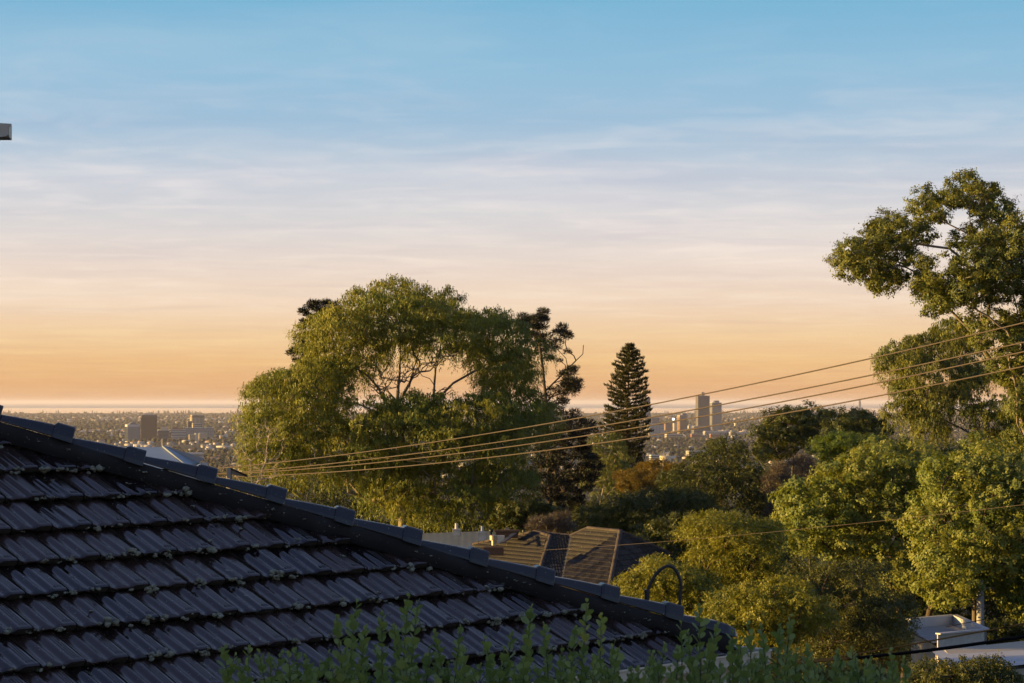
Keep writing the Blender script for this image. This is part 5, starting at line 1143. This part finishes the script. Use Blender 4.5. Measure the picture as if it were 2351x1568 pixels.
def right_sheds():
    Q = lambda x, y, d: ps(2141+x/2.24, 1195+y/2.24, d)
    d = 77.0; root = empty('flat_roof_shed', tuple(Vector((Q(1100, 0, d).x, d, ground_z(d))))); tag(root, 'small flat roofed cream shed with a white parapet under the plane tree', 'shed'); inv = Matrix.Translation(-root.location)
    def part(mb, name, mat): mb.v = [tuple(inv @ Vector(p)) for p in mb.v]; return mb.build(name, MATS[mat], root)
    FL, FR, BL = Q(1033, 1266, d), Q(1335, 1238, d+1.6), Q(848, 1174, d+5.2); BR = FR+(BL-FL)
    FR.z = FL.z; BL.z = FL.z; BR.z = FL.z
    t = (FR-FL).normalized(); s = (BL-FL).normalized(); up = Vector((0, 0, 1)); zb = ground_z(d)
    hw = 0.95
    mb = MB(); mb.extrude([FL, FR, FR+s*0.14, FL+s*0.14], up*-hw); part(mb, 'front_parapet', 'paint_white')
    mb = MB(); mb.extrude([BL, BR, BR-s*0.14, BL-s*0.14], up*-0.45); part(mb, 'back_parapet', 'metal_white')
    mb = MB(); mb.extrude([FR, BR, BR-t*0.12, FR-t*0.12], up*-0.45); part(mb, 'side_parapet', 'metal_white')
    for nm, a, b in (('front_coping', FL, FR), ('back_coping', BL, BR), ('side_coping', FR, BR)):
        mb = MB(); ax = (b-a).normalized(); nn = ax.cross(up); mb.extrude([a-nn*0.12, b-nn*0.12, b+nn*0.12, a+nn*0.12], up*0.05); part(mb, nm, 'metal_white')
    n = 44; mb = MB(); r0, r1 = FL+s*0.14+up*-0.34, FR+s*0.14+up*-0.34; L = (BL-FL)*0.96
    for i in range(n+1):
        p = r0+L*(i/n)+up*(0.03 if i % 4 < 2 else 0); mb.v.append(tuple(p-t*0.2)); mb.v.append(tuple(p+(r1-r0)))
    mb.f = [(2*i, 2*i+1, 2*i+3, 2*i+2) for i in range(n)]; part(mb, 'roof_sheet', 'metal_sheet')
    mb = MB(); o = t*0.1; mb.extrude([Vector((p.x, p.y, zb)) for p in (FL+s*0.2+o, FR+s*0.2-o, BR-s*0.2-o, BL-s*0.2+o)], (0, 0, FL.z-0.5-zb)); part(mb, 'wall', 'wall_cream')
    # large pale roof in front of it
    d = 60.0; root2 = empty('white_roof_house', tuple(Vector((Q(1400, 0, d).x, d+3, ground_z(d+3))))); tag(root2, 'house with a wide pale metal roof at the foot of the hill', 'house'); inv2 = Matrix.Translation(-root2.location)
    A, B, C, D = Q(985, 1362, d+7), Q(1415, 1326, d+9), Q(2150, 1440, d+5), Q(1150, 1500, d)
    C = D+(B-A)*2.6
    C.z = D.z
    n = 60; mb = MB()
    for i in range(n+1):
        f = i/n; w = 0.0; mb.v.append(tuple(inv2 @ (A+((A+(B-A)*2.6)-A)*f+Vector((0, 0, w))))); mb.v.append(tuple(inv2 @ (D+(C-D)*f+Vector((0, 0, w)))))
    mb.f = [(2*i, 2*i+2, 2*i+3, 2*i+1) for i in range(n)]; mb.build('roof_sheet', MATS['metal_white'], root2)
    B2 = A+(B-A)*2.6
    mb = MB(); zb = ground_z(d); mb.extrude([inv2 @ Vector((p.x, p.y, zb)) for p in (D+Vector((0.4, 0.4, 0)), C+Vector((0, 0.4, 0)), B2+Vector((0, -0.3, 0)), A+Vector((0.4, -0.3, 0)))], (0, 0, D.z-0.15-zb)); mb.build('wall', MATS['wall_cream'], root2)
    # poles
    for (x, w, yt, dd, lab, mat) in ((1297, 0.17, 930, 84.0, 'pale round power pole rising into the plane tree', 'concrete_grey'), (1262, 0.13, 1040, 85.5, 'thin dark timber pole beside the pale power pole', 'wood_pole')):
        p = Q(x, yt, dd); r = empty('power_pole', (p.x, dd, ground_z(dd))); tag(r, lab, 'pole'); h = p.z-ground_z(dd)
        MB().tube([(0, 0, -0.3), (0, 0, h)], [w*1.1, w*0.85], 10).build('pole', MATS[mat], r, True)
        MB().box((0, -0.02, h-0.3), (1.1, 0.1, 0.1)).build('crossarm', MATS['wood_pole'], r)
right_sheds()

# ------------------------------------------------------------------ wires
def wire(name, label, pts, d0, d1, rad, mat, cat='wire', group=None, ext=0.35):
    """pts: photo pixels (2351 wide), distance runs evenly from d0 to d1; carried past both ends"""
    x0, x1 = pts[0][0], pts[-1][0]
    P = [np.array(pd(x, y, 1/(1/d0+(1/d1-1/d0)*(x-x0)/(x1-x0)))) for x, y in pts]
    # smooth sagging curve through the points: quadratic fit of z along the run
    t = np.array([np.linalg.norm((p-P[0])[:2]) for p in P]); z = np.array([p[2] for p in P]); c = np.polyfit(t, z, 2 if len(P) > 2 else 1)
    tt = np.linspace(-ext*t[-1], t[-1]*(1+(0.12 if ext else 0)), 90); hv = (P[-1]-P[0])[:2]/t[-1]
    Q = [(P[0][0]+hv[0]*q, P[0][1]+hv[1]*q, float(np.polyval(c, q))) for q in tt]
    mb = MB(); mb.tube(Q, rad, 6); o = mb.build(name, MATS[mat], None, True); tag(o, label, cat, group); return o
wire('power_line', 'highest of the four power lines crossing the gum crowns', [(2351,741),(2020,818),(1738,880),(1400,945),(1076,1004),(524,1073)], 44, 66, 0.0155, 'wire_metal', group='street power lines')
wire('power_line', 'second power line down, crossing the twin city towers', [(2351,784.5),(2020,858),(1738,915),(1400,974),(1076,1024),(555,1084)], 44, 66, 0.0155, 'wire_metal', group='street power lines')
wire('power_line', 'third power line down, close under the second', [(2351,807.6),(2020,878),(1738,933.5),(1400,990),(1076,1039.6),(560,1086)], 44, 66, 0.0155, 'wire_metal', group='street power lines')
wire('power_line', 'lowest of the four power lines', [(2351,842),(2020,907),(1738,960.5),(1400,1013),(1076,1057),(559,1094)], 44, 66, 0.0155, 'wire_metal', group='street power lines')
wire('spreader_wire', 'short pale wire slanting across the four power lines', [(779,1045),(890,1053),(1011,1065)], 66, 62, 0.0028, 'wire_metal', ext=0.0)
wire('service_wire', 'thin wire drawn across the brown roof and the plane trees', [(2351,1158.7),(1903,1208),(1772,1221),(1600,1238),(1324,1258)], 46, 66, 0.005, 'wire_metal')
wire('service_cable', 'thick black cable passing over the white roof', [(2351,1461.6),(2141,1492),(1990,1508),(1864,1518)], 22, 26, 0.019, 'cable_black', ext=0.6)
wire('service_cable', 'thinner black cable above the thick one', [(2351,1432),(2265,1447),(2141,1471),(1938,1506)], 27, 30, 0.011, 'cable_black', ext=0.6)
wire('service_cable', 'fine black cable slanting in front of the power pole', [(2351,1404),(2280,1418),(2190,1436)], 60, 66, 0.012, 'cable_black', ext=0.4)

# ------------------------------------------------------------------ upper storey house at the left, its gutter corner shows
def left_house():
    d = 15.0; P = ps(31, 343, d); zt = P.z
    root = empty('two_storey_house', (-9.0, 19.0, ground_z(19))); tag(root, 'tall neighbouring house with a white gutter corner against the sky', 'house'); inv = Matrix.Translation(-root.location)
    def part(mb, name, mat): mb.v = [tuple(inv @ Vector(p)) for p in mb.v]; return mb.build(name, MATS[mat], root)
    prof = [(0.0, 0.0), (0.006, -0.008), (-0.004, -0.018), (-0.020, -0.020), (-0.020, -0.078), (-0.034, -0.092), (-0.115, -0.104), (-0.115, 0.0)]
    side = Vector((-0.40, 0.917, 0)); out = Vector((0.917, 0.40, 0)); fo = Vector((0, -1, 0))
    mb = MB(); mb.extrude([P+out*a+Vector((0, 0, b)) for a, b in prof], side*11); part(mb, 'gutter', 'gutter_cream')
    mb = MB(); mb.extrude([P+Vector((-0.022, 0, 0))+fo*a+Vector((0, 0, b)) for a, b in prof], (-11.5, 0, 0)); part(mb, 'gutter', 'gutter_cream')
    c = P+Vector((-0.13, 0.13, 0.0)); e = c+side*11; f = c+Vector((-11.3, 0, 0)); g = f+side*11; rd = (c+e+f+g)/4+Vector((0, 0, 2.4))
    mb = MB(); mb.add([c, e, g, f, rd+Vector((-2, 0, 0)), rd+Vector((2, 0, 0))], [(0, 1, 5), (1, 2, 4, 5), (2, 3, 4), (3, 0, 5, 4)]); part(mb, 'roof', 'tile_brown')
    mb = MB(); mb.extrude([c+Vector((0, 0, -0.10)), e+Vector((0, 0, -0.10)), g+Vector((0, 0, -0.10)), f+Vector((0, 0, -0.10))], (0, 0, -0.02)); part(mb, 'soffit', 'gutter_cream')
    zb = ground_z(18); off = Vector((-0.6, 0.5, 0)); mb = MB(); mb.extrude([Vector((p.x, p.y, zb)) for p in (c+off, c+off+side*10, f+Vector((0.6, 0.5, 0))+side*10, f+Vector((0.6, 0.5, 0)))], (0, 0, zt-0.14-zb)); part(mb, 'wall', 'wall_cream')
left_house()
# unseen trees added to keep evening sun off the near roof and hedge
def side_tree(label, x, y, seed):
    rng = np.random.default_rng(seed); gz = ground_z(y); n = 90
    C = np.stack([x+rng.normal(0, 1.5, n), y+rng.normal(0, 1.9, n), gz+1.4+rng.uniform(0, 7.6, n)], 1); R = rng.uniform(0.8, 1.2, n); base = np.array([x, y, gz])
    root = empty('sun_block_tree', tuple(base)); tag(root, label, 'tree', 'unseen trees added to block the sun')
    N, par, RR = skeleton([[base-[0, 0, 0.3], base+[0.1, 0, 3], base+[0, 0.1, 6]]], C, rng); V, F = tube_edges(N, par, RR); link('trunk', np_mesh('trunk', V-base, F, True), root, MATS['bark_dark'])
    pos, ax, sd, L, w, ti = leaves(C, R, 30000, 'broad', (0.20, 0.13), rng); V, F = quads(pos-base, ax, sd, L, w); link('crown', np_mesh('crown', V, F, False, {'tint': ti}), root, MATS['leaf_dark'])
side_tree('unseen leafy tree added to block sun beside the tall neighbouring house', -17.0, 9.6, 91)
side_tree('unseen leafy tree added to block sun at the foot of the hedge row', -17.5, 2.4, 92)
side_tree('unseen leafy tree added to block sun between the tall house and the tiled roof', -17.2, 13.4, 93)
side_tree('unseen leafy tree added to block sun midway along the hedge row', -16.6, 6.0, 94)

# ------------------------------------------------------------------ hedge shoots in front
leaf_mat('leaf_hedge', (0.140, 0.190, 0.066), (0.230, 0.285, 0.092), 0.28, (1.2, 1.3, 0.7), 0.55, 0.2)
surf('stem_green', (0.10, 0.10, 0.05), (0.07, 0.06, 0.035), 0.7, 20, 0.2)
def hedge():
    D0 = 6.6; gz = ground_z(D0); rng = np.random.default_rng(31)
    root = empty('hedge', (0.9, D0, gz)); tag(root, 'leafy hedge with upright shoots of small round leaves below the roof', 'hedge'); inv = np.array(root.location)
    # one leaf: rounded, slightly cupped, stalk at the origin, pointing along +y
    m = MB(); outl = [(0.0, 0.0), (0.18, 0.10), (0.36, 0.28), (0.47, 0.52), (0.43, 0.76), (0.24, 0.95), (0.0, 1.0)]
    pts = outl+[(-x, y) for x, y in outl[-2:0:-1]]; mid = [(0, 0.25), (0, 0.5), (0, 0.75)]
    V = [(x, y, 0.22*abs(x)+0.12*y*y) for x, y in pts]+[(x, y, 0.12*y*y) for x, y in mid]; n = len(pts)
    F = [(0, 1, 2, n), (n, 2, 3, n+1), (n+1, 3, 4, n+2), (n+2, 4, 5, 6), (6, 7, 8, n+2), (n+2, 8, 9, n+1), (n+1, 9, 10, n), (n, 10, 11, 0)]
    lm = []
    for k in range(4):
        me = bpy.data.meshes.new('leaf'); me.from_pydata(V, [], F); me.update(); me.materials.append(MATS['leaf_hedge'])
        at = me.attributes.new('tint', 'FLOAT', 'FACE'); at.data.foreach_set('value', np.full(len(F), 0.1+0.28*k, np.float32)); me.polygons.foreach_set('use_smooth', np.ones(len(F), bool)); lm.append(me)
    tips = [(938,1370),(820,1382),(877,1408),(960,1382),(773,1417),(1058,1440),(998,1452),(1220,1395),(1250,1436),(1348,1382),(1381,1414),(1175,1455),(1156,1490),(1321,1443),(1112,1465),(754,1500),(703,1519),(662,1503),(1606,1394),(1563,1431),(1647,1434),(1717,1434),(1749,1439),(1791,1437),(1817,1416),(1527,1482),(1363,1510),(1493,1516),(1854,1484),(1889,1529),(1923,1495),(1956,1491),(2045,1495),(2076,1513),(540,1505),(905,1440),(840,1440),(1700,1470),(1580,1450),(1680,1450),(1290,1490),(1410,1480)]
    n_main = len(tips)
    for x in np.arange(520, 2070, 22): tips.append((x+rng.normal(0, 10), rng.uniform(1485, 1555)))
    for x in np.arange(640, 2050, 20): tips.append((x+rng.normal(0, 8), rng.uniform(1515, 1575)))
    LV, LF, LT = [], [], []; nobj = 0; off = 0; cand = []
    shoots = []
    for k, (tx, ty) in enumerate(tips):
        d = D0+rng.uniform(-0.35, 0.35); tip = np.array(pd(tx, ty, d)); lean = rng.normal(0, 0.07, 2)
        bot_z = -1.25; L = tip[2]-bot_z; m_ = 14; base = np.array([tip[0]-lean[0]*L, tip[1]-lean[1]*L, bot_z]); bend = rng.normal(0, 0.02, 2)
        pts = [base+(tip-base)*t+np.array([bend[0], bend[1], 0])*math.sin(math.pi*t) for t in np.linspace(0, 1, m_)]
        foot = np.array([base[0]*0.9+0.09, D0+rng.normal(0, 0.12), gz-0.05])
        mb = MB(); mb.tube([foot-inv, (foot*0.4+base*0.6)-inv+[0.03, 0, 0]]+[p-inv for p in pts], [0.012, 0.008]+list(np.linspace(0.0035, 0.0012, m_)), 5)
        st = mb.build('shoot', MATS['stem_green'], root, True); shoots.append(st)
        tot = np.linalg.norm(tip-base); ph = rng.uniform(0, 6.28); s = 0.0; i = 0; step0 = rng.uniform(0.0105, 0.0145); kl = rng.uniform(0.0, 1.0)
        while s < min(tot, 0.62):
            t = 1-s/tot; f = t*(m_-1); a = int(min(f, m_-2)); p = pts[a]+(pts[a+1]-pts[a])*(f-a); ax = nrm(pts[a+1]-pts[a])
            ph += 2.4+rng.normal(0, 0.3); r = np.array([math.cos(ph), math.sin(ph), 0]); el = rng.uniform(0.7, 1.4)+(0.7 if s < 0.02 else 0)
            y = nrm(r+ax*el+rng.normal(0, 0.12, 3)); z = nrm(ax-y*ax.dot(y)*1.0+rng.normal(0, 0.25, 3)); z = nrm(z-y*z.dot(y)); x = np.cross(y, z)
            size = (0.010+0.0235*min(1, s/0.05+0.12))*rng.uniform(0.8, 1.15); w = size*0.92
            M = np.eye(4); M[:3, 0] = x*w*1.0; M[:3, 1] = y*size; M[:3, 2] = z*size; M[:3, 3] = p-inv
            yp = HYD-p[2]/p[1]*FD
            cand.append((yp, k, st, M, min(3, int(rng.uniform(0, 3)+kl*1.2)))); s += step0*rng.uniform(0.7, 1.3); i += 1
    # the largest, most open leaves on the tall shoots are single leaves
    cand.sort(key=lambda c: (c[1] >= n_main, c[0])); single, rest = cand[:300], cand[300:]
    for yp, k, st, M, q in single:
        o = link('leaf', lm[q], st); o.matrix_local = Matrix(M.tolist())
    bv = np.array(V)
    for c, (yp, k, st, M, q) in enumerate(rest):
        LV.append(bv@M[:3, :3].T+M[:3, 3]); LF.append(np.array(F)+c*len(bv)); LT.append(np.full(len(F), 0.1+0.28*q))
    tag(link('foliage', np_mesh('foliage', np.concatenate(LV), np.concatenate(LF), True, {'tint': np.concatenate(LT)}), root, MATS['leaf_hedge']), kind='stuff')
    print('hedge leaves', len(cand))
hedge()

# ------------------------------------------------------------------ haze over the plain
def haze():
    y0, y1, hx, z0, z1 = -200.0, 232000.0, 110000.0, -125.0, 70.0
    mb = MB(); mb.box((0, (y0+y1)/2, (z0+z1)/2), (2*hx, y1-y0, z1-z0))
    m, t, N, L = node_mat('haze_air'); v = N('ShaderNodeVolumePrincipled'); v.inputs['Color'].default_value = (0.82, 0.80, 0.95, 1); v.inputs['Density'].default_value = 1.8e-5; v.inputs['Anisotropy'].default_value = 0.1
    o = N('ShaderNodeOutputMaterial'); L(v.outputs[0], o.inputs['Volume'])
    tag(mb.build('haze', m), kind='stuff')
haze()
